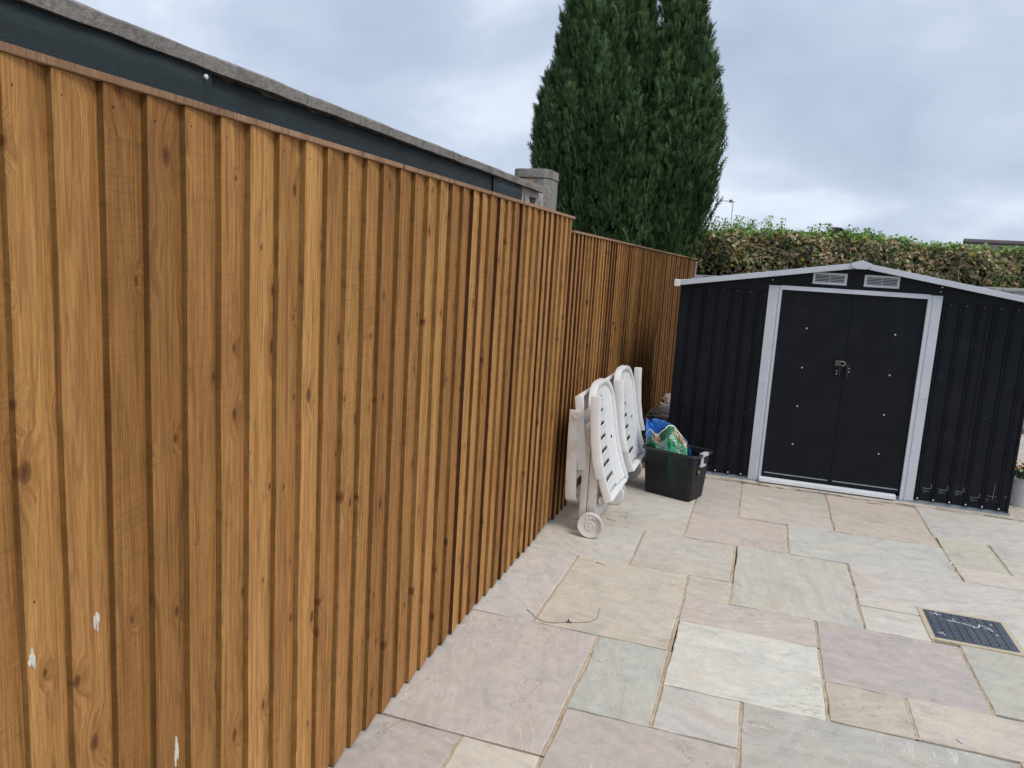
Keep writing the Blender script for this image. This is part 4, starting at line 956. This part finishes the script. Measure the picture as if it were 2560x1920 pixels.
def smear(pts, w_):
    for (a, b), (c_, d) in zip(pts[:-1], pts[1:]):
        dx, dy = c_-a, d-b; l_ = math.hypot(dx, dy) or 1; nx, ny = -dy/l_*w_, dx/l_*w_
        A = [(mx0+(a-nx)*(mx1-mx0), my0+(b-ny)*(my1-my0)), (mx0+(c_-nx)*(mx1-mx0), my0+(d-ny)*(my1-my0)), (mx0+(c_+nx)*(mx1-mx0), my0+(d+ny)*(my1-my0)), (mx0+(a+nx)*(mx1-mx0), my0+(b+ny)*(my1-my0))]
        m_.add([(x, y, zc) for x, y in A]+[(x, y, zc-.0030) for x, y in A], [(0,1,2,3),(0,4,5,1),(1,5,6,2),(2,6,7,3),(3,7,4,0)])
smear([(.07, .86), (.22, .85)], .006); smear([(.15, .92), (.155, .80)], .007); smear([(.26, .68), (.36, .675), (.42, .66)], .007); smear([(.34, .78), (.37, .66)], .006)
smear([(.44, .65), (.54, .63), (.60, .60), (.64, .60), (.67, .72)], .009); smear([(.56, .62), (.58, .56)], .008); smear([(.67, .70), (.74, .69), (.79, .62), (.70, .60)], .007); smear([(.78, .60), (.80, .54)], .010); smear([(.82, .45), (.835, .42)], .010)
smear([(.06, .15), (.12, .13)], .007); smear([(.11, .19), (.13, .08)], .006); smear([(.82, .80), (.845, .79)], .016)
tag(m_.build('scuff_marks', M['chalk'], cov), kind='stuff')

# ------------------------------------------------------------------ flower pot right of the shed
pc = on_z(2546, 1262); pc.z = 0
if pc.x < SX1+.14: pc.x = SX1+.14
pot = thing('flower_pot', (pc.x, pc.y, 0), 'pale grey wavy-ribbed flower pot with small orange flowers, right of the shed', 'flower pot')
prof = [(.083, 0), (.090, .004)]
for i in range(40):
    t = i/39; z = .006+.205*t; prof.append((.090+.034*t+.0028*math.sin(t*2*math.pi*13), z))
prof += [(.127, .215), (.127, .226), (.118, .226), (.116, .20), (.02, .198)]
m_ = MB(); m_.lathe(prof, (pc.x, pc.y, .002), 'z', 40); m_.build('pot_body', M['pot'], pot, smooth=True)
V = []; F = []; CL = []
def leafcard(c, d, n_, l_, w_, col):
    b = len(V); s_ = d.cross(n_).normalized(); m0 = c+d*(l_*.45)
    for q in (c, m0-s_*w_*.5-n_*.002, c+d*l_, m0+s_*w_*.5-n_*.002): V.append(tuple(q))
    F.append((b, b+1, b+2, b+3)); CL.append(col)
def rv(z0=-1, z1=1):
    while True:
        v = Vector((rng.uniform(-1, 1), rng.uniform(-1, 1), rng.uniform(z0, z1)))
        if .05 < v.length < 1: return v.normalized()
for _ in range(420):
    a = rng.uniform(0, 2*math.pi); r_ = .105*math.sqrt(rng.random()); c = Vector((pc.x+r_*math.cos(a), pc.y+r_*math.sin(a), .205+rng.random()*.10*(1-r_/.13)))
    d = (Vector((math.cos(a), math.sin(a), 0))*(r_/.1)+rv(0, 1)).normalized(); n_ = rv(.2, 1)
    col = rng.choice([(.03, .07, .02), (.05, .10, .03), (.035, .08, .025)]); leafcard(c, d, n_, rng.uniform(.02, .045), rng.uniform(.008, .016), col)
for _ in range(16):
    a = R(190+rng.uniform(-50, 140)); c = Vector((pc.x+.08*math.cos(a), pc.y+.08*math.sin(a), .215)); d = (Vector((math.cos(a), math.sin(a), .5))+rv()*.3).normalized(); leafcard(c, d, rv(.3, 1), .07, .028, (.30, .34, .30))
o = bulk('leaves', V, F, M['leaf'], pot, CL); tag(o, kind='stuff')
for i in range(14):
    a = rng.uniform(0, 6.28); r_ = rng.uniform(.02, .10); b = Vector((pc.x+r_*.6*math.cos(a), pc.y+r_*.6*math.sin(a), .21)); t = Vector((pc.x+r_*1.1*math.cos(a), pc.y+r_*1.1*math.sin(a), .21+rng.uniform(.07, .13)))
    m_ = MB(); m_.tube([b, (b+t)/2, t], .0018, 5); fl = m_.build('flower', simple('flower_stem', lin(70, 90, 50), .8) if i == 0 else bpy.data.materials['flower_stem'], pot)
    m_ = MB(); m_.lathe([(.003, -.006), (.012, -.002), (.014, .004), (.006, .008), (.0005, .009)], t, 'z', 9); nm = 'petals_rust' if i % 3 else 'petals_yellow'
    mt = bpy.data.materials.get(nm) or simple(nm, lin(150, 84, 44) if i % 3 else lin(226, 160, 40), .7, var=.25, vs=120); m_.build('flower_head', mt, fl, smooth=True)

# ------------------------------------------------------------------ wall and hedge behind the shed
bwall = thing('boundary_wall', (1.5, 10.75, 0), 'low pale rendered wall behind the shed, under the hedge', 'wall')
xa, xb = -.93, 5.2; za, zb = 1.592, 1.70; zl = lambda x: 1.590+(x+.78)*.0205
m_ = MB(); m_.add([(xa, 10.62, -.05), (xb, 10.62, -.05), (xb, 10.76, -.05), (xa, 10.76, -.05), (xa, 10.62, zl(xa)-.04), (xb, 10.62, zl(xb)-.04), (xb, 10.76, zl(xb)-.04), (xa, 10.76, zl(xa)-.04)], [(0,3,2,1),(4,5,6,7),(0,1,5,4),(1,2,6,5),(2,3,7,6),(3,0,4,7)]); m_.build('wall_body', M['render'], bwall)
x = xa
while x < xb-.1:
    x1 = min(x+.6, xb); m_ = MB(); a, b = x+.002, x1-.002; zo = -.0395
    m_.add([(a, 10.60, zl(a)+zo), (b, 10.60, zl(b)+zo), (b, 10.78, zl(b)+zo), (a, 10.78, zl(a)+zo), (a, 10.60, zl(a)), (b, 10.60, zl(b)), (b, 10.78, zl(b)), (a, 10.78, zl(a))], [(0,3,2,1),(4,5,6,7),(0,1,5,4),(1,2,6,5),(2,3,7,6),(3,0,4,7)]); m_.build('coping_stone', M['render'], bwall, bevel=.006); x = x1

HY = 10.98                                     # front face of the hedge
hedge = thing('ivy_hedge', (1.6, 11.4, 0), 'clipped ivy hedge of brown and green leaves behind the shed', 'hedge')
def htop(x):   # clipped top, read off the photograph along the hedge
    P = [(-1.6, 2.10), (-.8, 2.14), (0, 2.17), (.6, 2.17), (1.2, 2.16), (1.8, 2.12), (2.4, 2.09), (3.2, 2.07), (5, 2.05)]
    for (a, b), (c, d) in zip(P[:-1], P[1:]):
        if a <= x <= c: return b+(d-b)*(x-a)/(c-a)
    return 2.06
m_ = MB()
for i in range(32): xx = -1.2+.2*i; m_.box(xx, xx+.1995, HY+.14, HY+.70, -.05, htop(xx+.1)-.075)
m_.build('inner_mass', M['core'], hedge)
V = []; F = []; CL = []
def ivy(c, n_, up, s_, col):
    b = len(V); side = up.cross(n_).normalized(); up = n_.cross(side).normalized()
    sh = [(0, -.45), (.42, -.38), (.30, -.02), (.52, .18), (.14, .22), (0, .62), (-.14, .22), (-.52, .18), (-.30, -.02), (-.42, -.38)]
    fold = rng.uniform(.1, .4)
    for u, v in sh: V.append(tuple(c+side*(u*s_)+up*(v*s_)-n_*(abs(u)*fold*s_)))
    for q in ((0, 1, 2, 5), (2, 3, 4, 5), (0, 5, 8, 9), (5, 6, 7, 8)): F.append((b+q[0], b+q[1], b+q[2], b+q[3])); CL.append(col)
TAN = [(.58, .46, .28), (.44, .33, .20), (.66, .54, .34), (.36, .26, .16), (.60, .52, .30), (.50, .35, .21)]
OLV = [(.27, .30, .10), (.36, .38, .14), (.20, .25, .08), (.42, .42, .20)]
GRN = [(.06, .115, .05), (.08, .15, .06), (.12, .20, .065), (.07, .125, .065), (.15, .25, .08)]
YEL = [(.52, .38, .06), (.45, .36, .08), (.40, .40, .07)]
FRS = [(.20, .35, .07), (.24, .40, .08), (.14, .26, .05), (.30, .44, .12)]
def pick(*g):
    t = rng.random()
    for p, s_ in g:
        if t < p: return rng.choice(s_)
        t -= p
    return rng.choice(g[0][1])
cl_n = [(rng.uniform(-1.2, 5), rng.uniform(1.55, 2.2), rng.uniform(.10, .30), rng.uniform(-.15, .12)) for _ in range(120)]
for k in range(21000):
    x = rng.uniform(-1.25, 4.9); zt = htop(x)+.02*math.sin(x*9)+.015*math.sin(x*23); top = rng.random() < .30
    if top:
        y = HY+rng.random()**1.3*.62-.02; z = zt+rng.uniform(-.05, .045); n_ = (Vector((0, -.4, 1))+rv()*.9).normalized()
        col = pick((.40, TAN), (.22, OLV), (.32, FRS), (.06, YEL))
        if rng.random() < .40: z += .06*rng.random(); col = rng.choice(FRS)
    else:
        h = rng.random()**.72; z = 1.50+(zt-1.50)*h; f = (z-1.50)/(zt-1.50)
        dens = .18+.82*min(1, max(0, (f-.14)/.5)); dens *= .8+.35*math.sin(x*7+z*9)*math.sin(x*3.1-z*5)
        if rng.random() > dens: continue
        y = HY+rng.uniform(-.05, .10)+.05*math.sin(x*6.3+z*4)+(1-f)*.05; n_ = (Vector((0, -1, .45))+rv()*.85).normalized()
        col = pick((.52 if f > .55 else .34, TAN), (.22, OLV), (.20 if f > .55 else .38, GRN), (.045, YEL))
    ivy(Vector((x, y, z)), n_, (Vector((0, -.3, -1))+rv()*.9).normalized(), rng.uniform(.028, .068)*(1.1 if not top else .9), col)
tag(bulk('leaves', V, F, M['leaf'], hedge, CL), kind='stuff')
# twigs
m_ = MB()
for k in range(850):
    x = rng.uniform(-1.2, 4.9); z = rng.uniform(1.52, htop(x)-.02); p = Vector((x, HY+rng.uniform(-.06, .12), z)); d = (rv(-.2, 1)+Vector((rng.uniform(-.8, .8), -.15, .2))).normalized(); L_ = rng.uniform(.08, .38); q = [p]
    for s_ in range(4): d = (d+rv()*.35).normalized(); q.append(q[-1]+d*L_/4)
    if q[-1].z > htop(x)+.06: continue
    m_.tube(q, rng.uniform(.003, .0065), 4, r2=.0018, cap=False)
tag(m_.build('twigs', simple('pale_twigs', lin(176, 152, 118), .9, var=.35, vs=9), hedge), kind='stuff')
# fresh shoots standing above the clipped top
V = []; F = []; CL = []; m_ = MB()
def shoot(x, y, h):
    d = Vector((rng.uniform(-.25, .25), rng.uniform(-.2, .2), 1)).normalized(); p = Vector((x, y, htop(x)-.05)); q = [p]; n_ = 6
    for i in range(n_): d = (d+rv()*.12+Vector((0, 0, .05))).normalized(); q.append(q[-1]+d*h/n_)
    m_.tube(q, .0035, 4, r2=.0015, cap=False); col0 = rng.choice(FRS)
    for i in range(1, n_+1):
        for s_ in range(3 if i < n_ else 4):
            a = rng.uniform(0, 6.28); dd = Vector((math.cos(a), math.sin(a), rng.uniform(-.35, .25))).normalized(); c = q[i]; l_ = rng.uniform(.06, .10)*(1.1-.3*i/n_); w_ = l_*.34
            sd = dd.cross(Vector((0, 0, 1))).normalized(); b = len(V); mid = c+dd*l_*.5+Vector((0, 0, .006)); tip = c+dd*l_-Vector((0, 0, l_*.42))
            for v_ in (c, mid-sd*w_*.5, tip, mid+sd*w_*.5): V.append(tuple(v_))
            F.append((b, b+1, b+2, b+3)); k = rng.uniform(.75, 1.2); CL.append(tuple(x_*k for x_ in (rng.choice(FRS) if rng.random() < .5 else col0)))
for (xa_, xb_, n_, h0, h1) in ((-.95, -.45, 26, .12, .34), (-.45, .12, 34, .10, .33), (.12, .42, 10, .06, .14), (.42, .75, 20, .08, .26), (.72, 1.0, 14, .06, .14), (.95, 1.35, 34, .08, .24), (1.35, 1.65, 7, .05, .12), (1.65, 2.6, 14, .04, .11), (2.6, 4.8, 26, .04, .10)):
    for _ in range(n_): shoot(rng.uniform(xa_, xb_), HY+rng.uniform(.08, .55), rng.uniform(h0, h1))
tag(m_.build('shoot_stems', simple('green_stem', lin(120, 140, 80), .7, var=.2), hedge), kind='stuff')
tag(bulk('shoot_leaves', V, F, M['leaf'], hedge, CL), kind='stuff')

# ------------------------------------------------------------------ conifer behind the fence
TY = 10.45
def px_x(px, py): return on_y(px, py, TY)
Lp = [(1448, -330), (1440, -180), (1428, 0), (1410, 60), (1401, 84), (1393, 143), (1380, 202), (1371, 261), (1359, 295), (1346, 350), (1343, 401), (1352, 460), (1372, 540), (1400, 640), (1430, 760)]
Rp = [(1510, -330), (1575, -180), (1622, -20), (1646, 60), (1668, 140), (1698, 240), (1718, 300), (1720, 400), (1716, 480), (1712, 560), (1702, 640), (1690, 760)]
R2 = [(1728, -160), (1742, -80), (1764, 8), (1752, 55), (1760, 105), (1775, 143), (1781, 181), (1779, 224), (1791, 262), (1802, 304), (1812, 359), (1825, 388), (1820, 426), (1803, 468), (1802, 506), (1790, 570), (1766, 616), (1722, 650), (1690, 700)]
def prof_tab(P): return sorted([(px_x(*p).z, px_x(*p).x) for p in P])
TL, TR, T2 = prof_tab(Lp), prof_tab(Rp), prof_tab(R2)
def tab(T, z): return float(np.interp(z, [a for a, _ in T], [b for _, b in T]))
conifer = thing('conifer_tree', (-1.95, TY, 0), 'tall dense dark green conifer with two tops behind the fence', 'tree')
ztopm = TL[-1][0]
m_ = MB(); m_.tube([(-1.95, TY, -.06), (-1.93, TY, 1.2), (-1.95, TY, 3.5), (-1.98, TY, ztopm-.5)], .17, 10, r2=.03); m_.build('trunk', M['bark'], conifer)
nr = np.random.default_rng(11)
def body_main(z): l, r_ = tab(TL, z), tab(TR, z); return (l+r_)/2, TY, max(.05, (r_-l)/2-.07)
def body_side(z):
    r_ = tab(T2, z); rad = float(np.interp(z, [3.3, 4.2, 4.8, 5.6], [.50, .30, .15, .08]))
    rad *= 1 if z > 2.1 else max(.45, (z-.9)/1.2)
    return r_-rad-.05, TY-.18, rad
m_ = MB(); m_.tube([(-1.75, TY, .5), (-1.30, TY-.10, 1.5)]+[Vector(body_side(z)[:2]+(z,)) for z in (2.2, 3.0, 3.8, 4.6, T2[-1][0]-.6)], .09, 8, r2=.012); m_.build('trunk', M['bark'], conifer)
# dark inner mass
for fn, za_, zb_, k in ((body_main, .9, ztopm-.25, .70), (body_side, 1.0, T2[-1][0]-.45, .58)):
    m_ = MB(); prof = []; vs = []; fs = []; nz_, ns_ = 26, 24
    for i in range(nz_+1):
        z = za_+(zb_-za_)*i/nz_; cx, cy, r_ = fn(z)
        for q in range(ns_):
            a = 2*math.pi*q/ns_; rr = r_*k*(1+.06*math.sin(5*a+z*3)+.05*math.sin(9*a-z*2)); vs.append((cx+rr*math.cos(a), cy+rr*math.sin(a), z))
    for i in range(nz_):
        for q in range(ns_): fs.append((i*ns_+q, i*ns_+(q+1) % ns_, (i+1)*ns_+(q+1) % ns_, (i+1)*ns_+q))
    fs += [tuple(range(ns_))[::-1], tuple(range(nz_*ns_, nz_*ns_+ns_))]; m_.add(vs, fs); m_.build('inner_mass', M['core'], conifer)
SV = []; SC = []
def sprays(c, axis, h, rad, count, tone):
    """flame shaped clump of upright feathery sprays"""
    c = np.array(c); axis = np.array(axis)/np.linalg.norm(axis)
    e1 = np.cross(axis, [0.3, 1, 0.1]); e1 /= np.linalg.norm(e1); e2 = np.cross(axis, e1)
    t = nr.random(count)**.8; a = nr.random(count)*2*np.pi; prof_ = np.sin(np.pi*np.clip(t*.92+.08, 0, 1)**.7)**.8
    rr = rad*prof_*(.55+.45*nr.random(count)**.5)
    out_ = np.cos(a)[:, None]*e1+np.sin(a)[:, None]*e2
    P = c+axis*(t*h)[:, None]+out_*rr[:, None]
    D = axis*1.0+out_*(.22+.30*nr.random(count))[:, None]+nr.normal(0, .13, (count, 3)); D /= np.linalg.norm(D, axis=1)[:, None]
    U = np.cross(D, nr.normal(0, 1, (count, 3))); U /= np.linalg.norm(U, axis=1)[:, None]
    l_ = (.085+.085*nr.random(count))[:, None]; w_ = l_*.17; k = (tone*(.75+.5*nr.random(count)))[:, None]
    g0 = np.array([[.035, .074, .032]])*k; g1 = np.array([[.112, .182, .068]])*k
    SV.append(np.stack([P-U*w_*.5, P+U*w_*.5, P+D*l_], 1)); SC.append(g1)
    for s_, f in ((1, .08), (-1, .18), (1, .32), (-1, .44), (1, .58), (-1, .70)):
        q = P+D*(l_*f); dd = D*.80+U*(s_*.62); L2 = l_*(.56-.40*f)
        SV.append(np.stack([q-D*w_*.40, q+D*w_*.55, q+dd*L2], 1)); SC.append(g0 if f < .4 else g1)
def clothe(fn, za_, zb_, n_, seed, amp, only_front=False):
    r_ = random.Random(seed)
    for i in range(n_):
        t = (i+r_.random())/n_; z = za_+(zb_-za_)*t**.93; a = i*2.39996+r_.uniform(-.3, .3); cx, cy, rad = fn(z)
        facing = -math.sin(a)                                   # towards the viewer's side
        if facing < -.35 and r_.random() < .6: continue
        h = r_.uniform(.55, 1.15)*(.7+.5*min(1, rad)); w_ = r_.uniform(.075, .135); q = rad-w_*r_.uniform(.5, 2.6)
        cnt = int((82 if facing > -.2 else 30)*(h/.6)*(w_/.115)); o = (math.cos(a), math.sin(a))
        sprays((cx+o[0]*q, cy+o[1]*q, z-h*.45), (o[0]*.10-.02, o[1]*.10, 1), h, w_, cnt, r_.uniform(.60, 1.45))
clothe(body_main, 1.15, ztopm-.25, 640, 3, .1); clothe(body_side, 1.25, T2[-1][0]-.15, 420, 8, .1)
sprays((tab(TL, ztopm)+.25, TY, ztopm-.7), (0, 0, 1), .9, .2, 180, 1); sprays((T2[-1][1]-.2, TY-.18, T2[-1][0]-.6), (0, 0, 1), .8, .14, 150, 1)
SV = np.concatenate(SV).reshape(-1, 3); tag(bulk('foliage', SV, np.arange(len(SV)).reshape(-1, 3), M['needles'], conifer, np.concatenate(SC)), kind='stuff')

# ------------------------------------------------------------------ things beyond the hedge
def house(name, label, x0, x1, y0, y1, zw, zr, chim=None, tiles=False, gx=0):
    r_ = thing(name, ((x0+x1)/2, (y0+y1)/2, 0), label, 'building')
    m_ = MB(); m_.box(x0, x1, y0, y1, -.06, zw); m_.build('wall', M['brick'], r_)
    ym = (y0+y1)/2; ov = .3
    for s_ in (-1, 1):
        ye = y0-ov if s_ < 0 else y1+ov; m_ = MB(); ze = zw-.1
        m_.add([(x0-ov, ye, ze), (x1+ov, ye, ze), (x1+ov, ym, zr), (x0-ov, ym, zr), (x0-ov, ye, ze-.12), (x1+ov, ye, ze-.12), (x1+ov, ym, zr-.12), (x0-ov, ym, zr-.12)], [(0,1,2,3),(7,6,5,4),(0,4,5,1),(1,5,6,2),(2,6,7,3),(3,7,4,0)])
        rf = m_.build('roof', M['tile'], r_)
        if tiles and s_ < 0:      # rolled tiles of the slope that faces the garden
            sl_ = math.hypot(ym-ye, zr-ze); nrow = int(sl_/.30); dy, dz = (ym-ye)/sl_, (zr-ze)/sl_; nyv, nzv = -dz, dy
            mm = MB()
            for i in range(nrow):
                s0, s1 = i*.30, i*.30+.33; nx_ = int((x1-x0+2*ov)/.15); vs = []
                for k in range(nx_*2+1):
                    x = x0-ov+k*.075; h_ = .060 if k % 2 else .022
                    for sd, hh in ((s0, h_+.03), (s0, -.01), (s1, h_-.005)): vs.append((x, ye+dy*sd+nyv*hh, ze+dz*sd+nzv*hh))
                fs = []
                for k in range(nx_*2): fs += [(k*3, (k+1)*3, (k+1)*3+2, k*3+2), (k*3+1, (k+1)*3+1, (k+1)*3, k*3)]
                mm.add(vs, fs)
            tag(mm.build('roof_tiles', M['tile'], r_), kind='stuff')
    for xx in (x0-.0, x1):
        m_ = MB(); m_.prism([(y0, zw), (y1, zw), (ym, zr-.14)], 'x', xx-.1 if xx == x1 else xx, xx if xx == x1 else xx+.1); m_.build('gable', M['brick'], r_)
    m_ = MB(); m_.tube([(x0-ov, ym, zr+.02), (x1+ov, ym, zr+.02)], .09, 8); m_.build('ridge_tiles', M['tile'], r_)
    if chim:
        cx, cz, w_ = chim; m_ = MB(); m_.box(cx-w_/2, cx+w_/2, ym-w_/2, ym+w_/2, zr-.5, cz-.14); c = m_.build('chimney', M['brick'], r_)
        m_ = MB(); m_.box(cx-w_/2-.05, cx+w_/2+.05, ym-w_/2-.05, ym+w_/2+.05, cz-.14, cz); m_.build('chimney_cap', M['concrete'], c)
    return r_
g0 = on_y(2409, 606, 25); g1 = on_y(2560, 613, 25)
house('tiled_garage', 'low building with grey-brown tiled roof showing above the hedge at right', g0.x+.3, g0.x+9, 22.6, 27.4, 1.75, g0.z, tiles=True)
c1 = on_y(2087, 568, 95)
h2 = house('distant_house', 'distant house whose buff chimney just shows over the hedge', c1.x-4, c1.x+5, 91, 99, 5.0, c1.z-.75, (c1.x, c1.z, .62))
def aerial(base, top, name, label, boom, el):
    r_ = thing(name, base, label, 'aerial', 'roof aerials on the skyline'); m_ = MB(); th = .028*(top.y/60)
    m_.tube([base, top], th, 6); m_.build('mast', M['aerial'], r_)
    m_ = MB(); m_.tube([top+Vector((.15, 0, -.05)), top+Vector((-boom, 0, .03*boom))], th*.9, 6); b = m_.build('boom', M['aerial'], r_)
    for i in range(7):
        x = -boom*(.1+.13*i); m_ = MB(); p_ = top+Vector((x, 0, 0)); m_.tube([p_+Vector((0, -el, 0)), p_+Vector((0, el, 0))], th*.45, 5); m_.build('element', M['aerial'], r_)
    m_ = MB(); m_.box(top.x-.28, top.x-.05, top.y-.1, top.y+.1, top.z-.10, top.z+.10); m_.build('reflector', M['aerial'], r_)
    return r_
t2 = on_y(2077, 562, 95); aerial(Vector((t2.x, 95, c1.z-.9)), t2, 'roof_aerial', 'small distant roof aerial beside the buff chimney', 1.3, .3)
t1 = on_y(1833, 503, 60); b1 = on_y(1822, 600, 60)
h3 = house('distant_house', 'distant house hidden by the conifer and hedge, below a tall aerial', t1.x-7, t1.x+1.2, 56.5, 63.5, 3.0, b1.z-.1)
aerial(Vector((t1.x, 60, b1.z-.2)), t1, 'roof_aerial', 'tall roof aerial standing above the hedge right of the conifer', 1.0, .25)
# far tree next to the chimney
ft = on_y(2112, 572, 80); tr = thing('distant_tree', (ft.x, 80, 0), 'distant round dark tree peeping over the hedge', 'tree')
m_ = MB(); m_.tube([(ft.x, 80, -.06), (ft.x, 80, ft.z-.5)], .25, 8, r2=.06); m_.build('trunk', M['bark'], tr)
V = []; F = []; CL = []
for _ in range(3600):
    k = rng.choice([(-.5, -.45, .5), (0.1, -.75, .6), (.5, -1.0, .5), (0, -1.6, 1.1)]); c = Vector((ft.x+k[0], 80, ft.z+k[1]))+rv()*k[2]*(.75+.3*rng.random()); leafcard(c, rv(), rv(), .16, .11, rng.choice([(.03, .06, .03), (.04, .075, .035), (.025, .05, .03)]))
tag(bulk('crown', V, F, M['leaf'], tr, CL))

# ------------------------------------------------------------------ small things on the ground
def stone(c, r_, label):
    m_ = MB(); bm = bmesh.new(); bmesh.ops.create_icosphere(bm, subdivisions=2, radius=1); q = [rng.uniform(.75, 1.2) for _ in range(3)]; a = rng.uniform(0, 3)
    vs = []
    for v in bm.verts:
        p = v.co.copy(); p = Vector((round(p.x*1.6)/1.6*.35+p.x*.65, round(p.y*1.6)/1.6*.35+p.y*.65, p.z)); p *= 1+rng.uniform(-.06, .06); x, y = p.x*r_*q[0], p.y*r_*q[1]
        vs.append((c[0]+x*math.cos(a)-y*math.sin(a), c[1]+x*math.sin(a)+y*math.cos(a), max(-.001, c[2]+p.z*r_*.55*q[2])))
    fs = [tuple(v.index for v in f.verts) for f in bm.faces]; m_.add(vs, fs); bm.free(); o = m_.build('rubble_stone', M['brickstone'], origin=(c[0], c[1], 0)); return tag(o, label, 'stone', 'rubble stones between the shed and the fence')
k3 = 160/1659
SN = ['rubble stone nearest the shed wall above the compost bag', 'small rubble stone just below the one touching the shed wall', 'largest flat rubble stone beside the fence foot', 'far broad rubble stone at the narrow end of the gap', 'rubble stone second from the far end of the gap', 'small rubble stone among green leaves near the fence', 'small rubble stone in the middle of the gap', 'rubble stone nearest the fence foot behind the bag', 'low rubble stone right behind the compost bag', 'small rubble stone at the shed foot behind the bag']
for i, (a, b, r_) in enumerate(((720, 650, .10), (690, 760, .085), (560, 810, .15), (740, 420, .12), (770, 520, .10), (620, 560, .06), (690, 560, .06), (480, 830, .07), (650, 860, .09), (740, 860, .07))):
    p = on_z(1600+a*k3, 960+b*k3, .03); p.x = min(max(p.x, -1.10+r_*1.1), SX0-.03-r_) if SX0-.03-r_ > -1.10+r_ else (SX0-1.10)/2-.03
    stone((p.x, p.y, r_*.40), r_, SN[i])
V = []; F = []; CL = []
for _ in range(420):
    x = rng.uniform(-1.10, -.70); y = rng.uniform(6.4, 10.3); leafcard(Vector((x, y, rng.uniform(.004, .03))), Vector((rng.uniform(-1, 1), rng.uniform(-1, 1), rng.uniform(0, .4))).normalized(), rv(.4, 1), rng.uniform(.04, .08), rng.uniform(.02, .04), pick((.5, TAN), (.3, GRN), (.2, OLV)))
tag(bulk('fallen_leaves', V, F, M['leaf'], None, CL), 'scatter of fallen leaves in the gap beside the shed', 'leaves', kind='stuff')
def gtwig(pts, r_, name, label):
    q = [on_z(x, y, r_+.0022) for x, y in pts]; cv = [spl(q, i/24) for i in range(25)]; m_ = MB(); m_.tube(cv, r_, 6, r2=r_*.5); o = m_.build(name, M['twig'], origin=(cv[12].x, cv[12].y, 0)); return tag(o, label, 'twig', 'dry stems on the paving')
z2 = lambda a, b: (1250+a*.31348, 1400+b*.31348)
tw = gtwig([z2(215, 393), z2(255, 425), z2(300, 468), z2(380, 497), z2(470, 500), z2(550, 493), z2(660, 500), z2(740, 483), z2(782, 455), z2(783, 425), z2(800, 385)], .0014, 'dry_stem', 'thin curved dry stem with a knot lying on the beige slab')
p = on_z(*z2(552, 493), .006); m_ = MB()
for _ in range(7): d = rv(); m_.tube([p+d*.002, p+d*rng.uniform(.008, .013)+Vector((0, 0, .003))], .0022, 5)
m_.build('knot', M['bark'], tw)
z5 = lambda a, b: (1300+a*.22604, 1200+b*.22604)
gtwig([z5(838, 908), z5(880, 920), z5(938, 937)], .0018, 'dry_stem', 'short straight dry stem at the top of the beige slab')
gtwig([z5(955, 422), z5(1000, 440), z5(1060, 452)], .0018, 'dry_stem', 'short dry stem just right of the near lounger wheel')
gtwig([z5(1100, 410), z5(1130, 396), z5(1190, 408), z5(1150, 425)], .0016, 'dry_stem', 'bent dry stem between the lounger wheels')
z7 = lambda a, b: (2060+a*.22604, 1200+b*.22604)
gtwig([z7(475, 250), z7(560, 262), z7(610, 262), z7(665, 282)], .0022, 'dry_stem', 'dry stem lying in front of the shed threshold')
# white chip bottom right and a few grit specks
z4 = lambda a, b: (2060+a*.31348, 1400+b*.31348)
q = [on_z(*z4(a, b), .0022) for a, b in ((1058, 1425), (1075, 1430), (1100, 1440), (1126, 1458), (1105, 1460), (1082, 1450))]
m_ = MB(); m_.prism([(v.x, v.y) for v in q], 'z', .0016, .0036); tag(m_.build('paint_flake', M['chalk'], origin=(q[0].x, q[0].y, 0)), 'small white flake on the peach slab at lower right', 'flake')
q = on_z(*z2(805, 805), .0022); m_ = MB(); m_.lathe([(.006, -.001), (.006, .003), (.002, .006)], (q.x, q.y, .002), 'z', 7); tag(m_.build('pebble', M['chalk'], origin=(q.x, q.y, 0)), 'tiny white pebble on the green-grey slab', 'pebble')
q = on_z(*z7(1395, 920), .0022); m_ = MB(); m_.lathe([(.012, -.001), (.010, .004), (.003, .009)], (q.x, q.y, .002), 'z', 8); tag(m_.build('pebble', M['chalk'], origin=(q.x, q.y, 0)), 'white pebble in the joint left of the small green slab', 'pebble')
V = []; F = []; CL = []
for _ in range(380):
    x = rng.uniform(-1.1, 2.6); y = rng.uniform(1.6, 6.15); leafcard(Vector((x, y, .0035)), Vector((rng.uniform(-1, 1), rng.uniform(-1, 1), 0)).normalized(), Vector((0, 0, 1)), rng.uniform(.002, .008), rng.uniform(.001, .003), rng.choice([(.10, .08, .06), (.2, .16, .12), (.05, .045, .04), (.6, .58, .52)]))
tag(bulk('grit', V, F, M['leaf'], None, CL), 'scattered grit and specks on the paving', 'grit', kind='stuff')
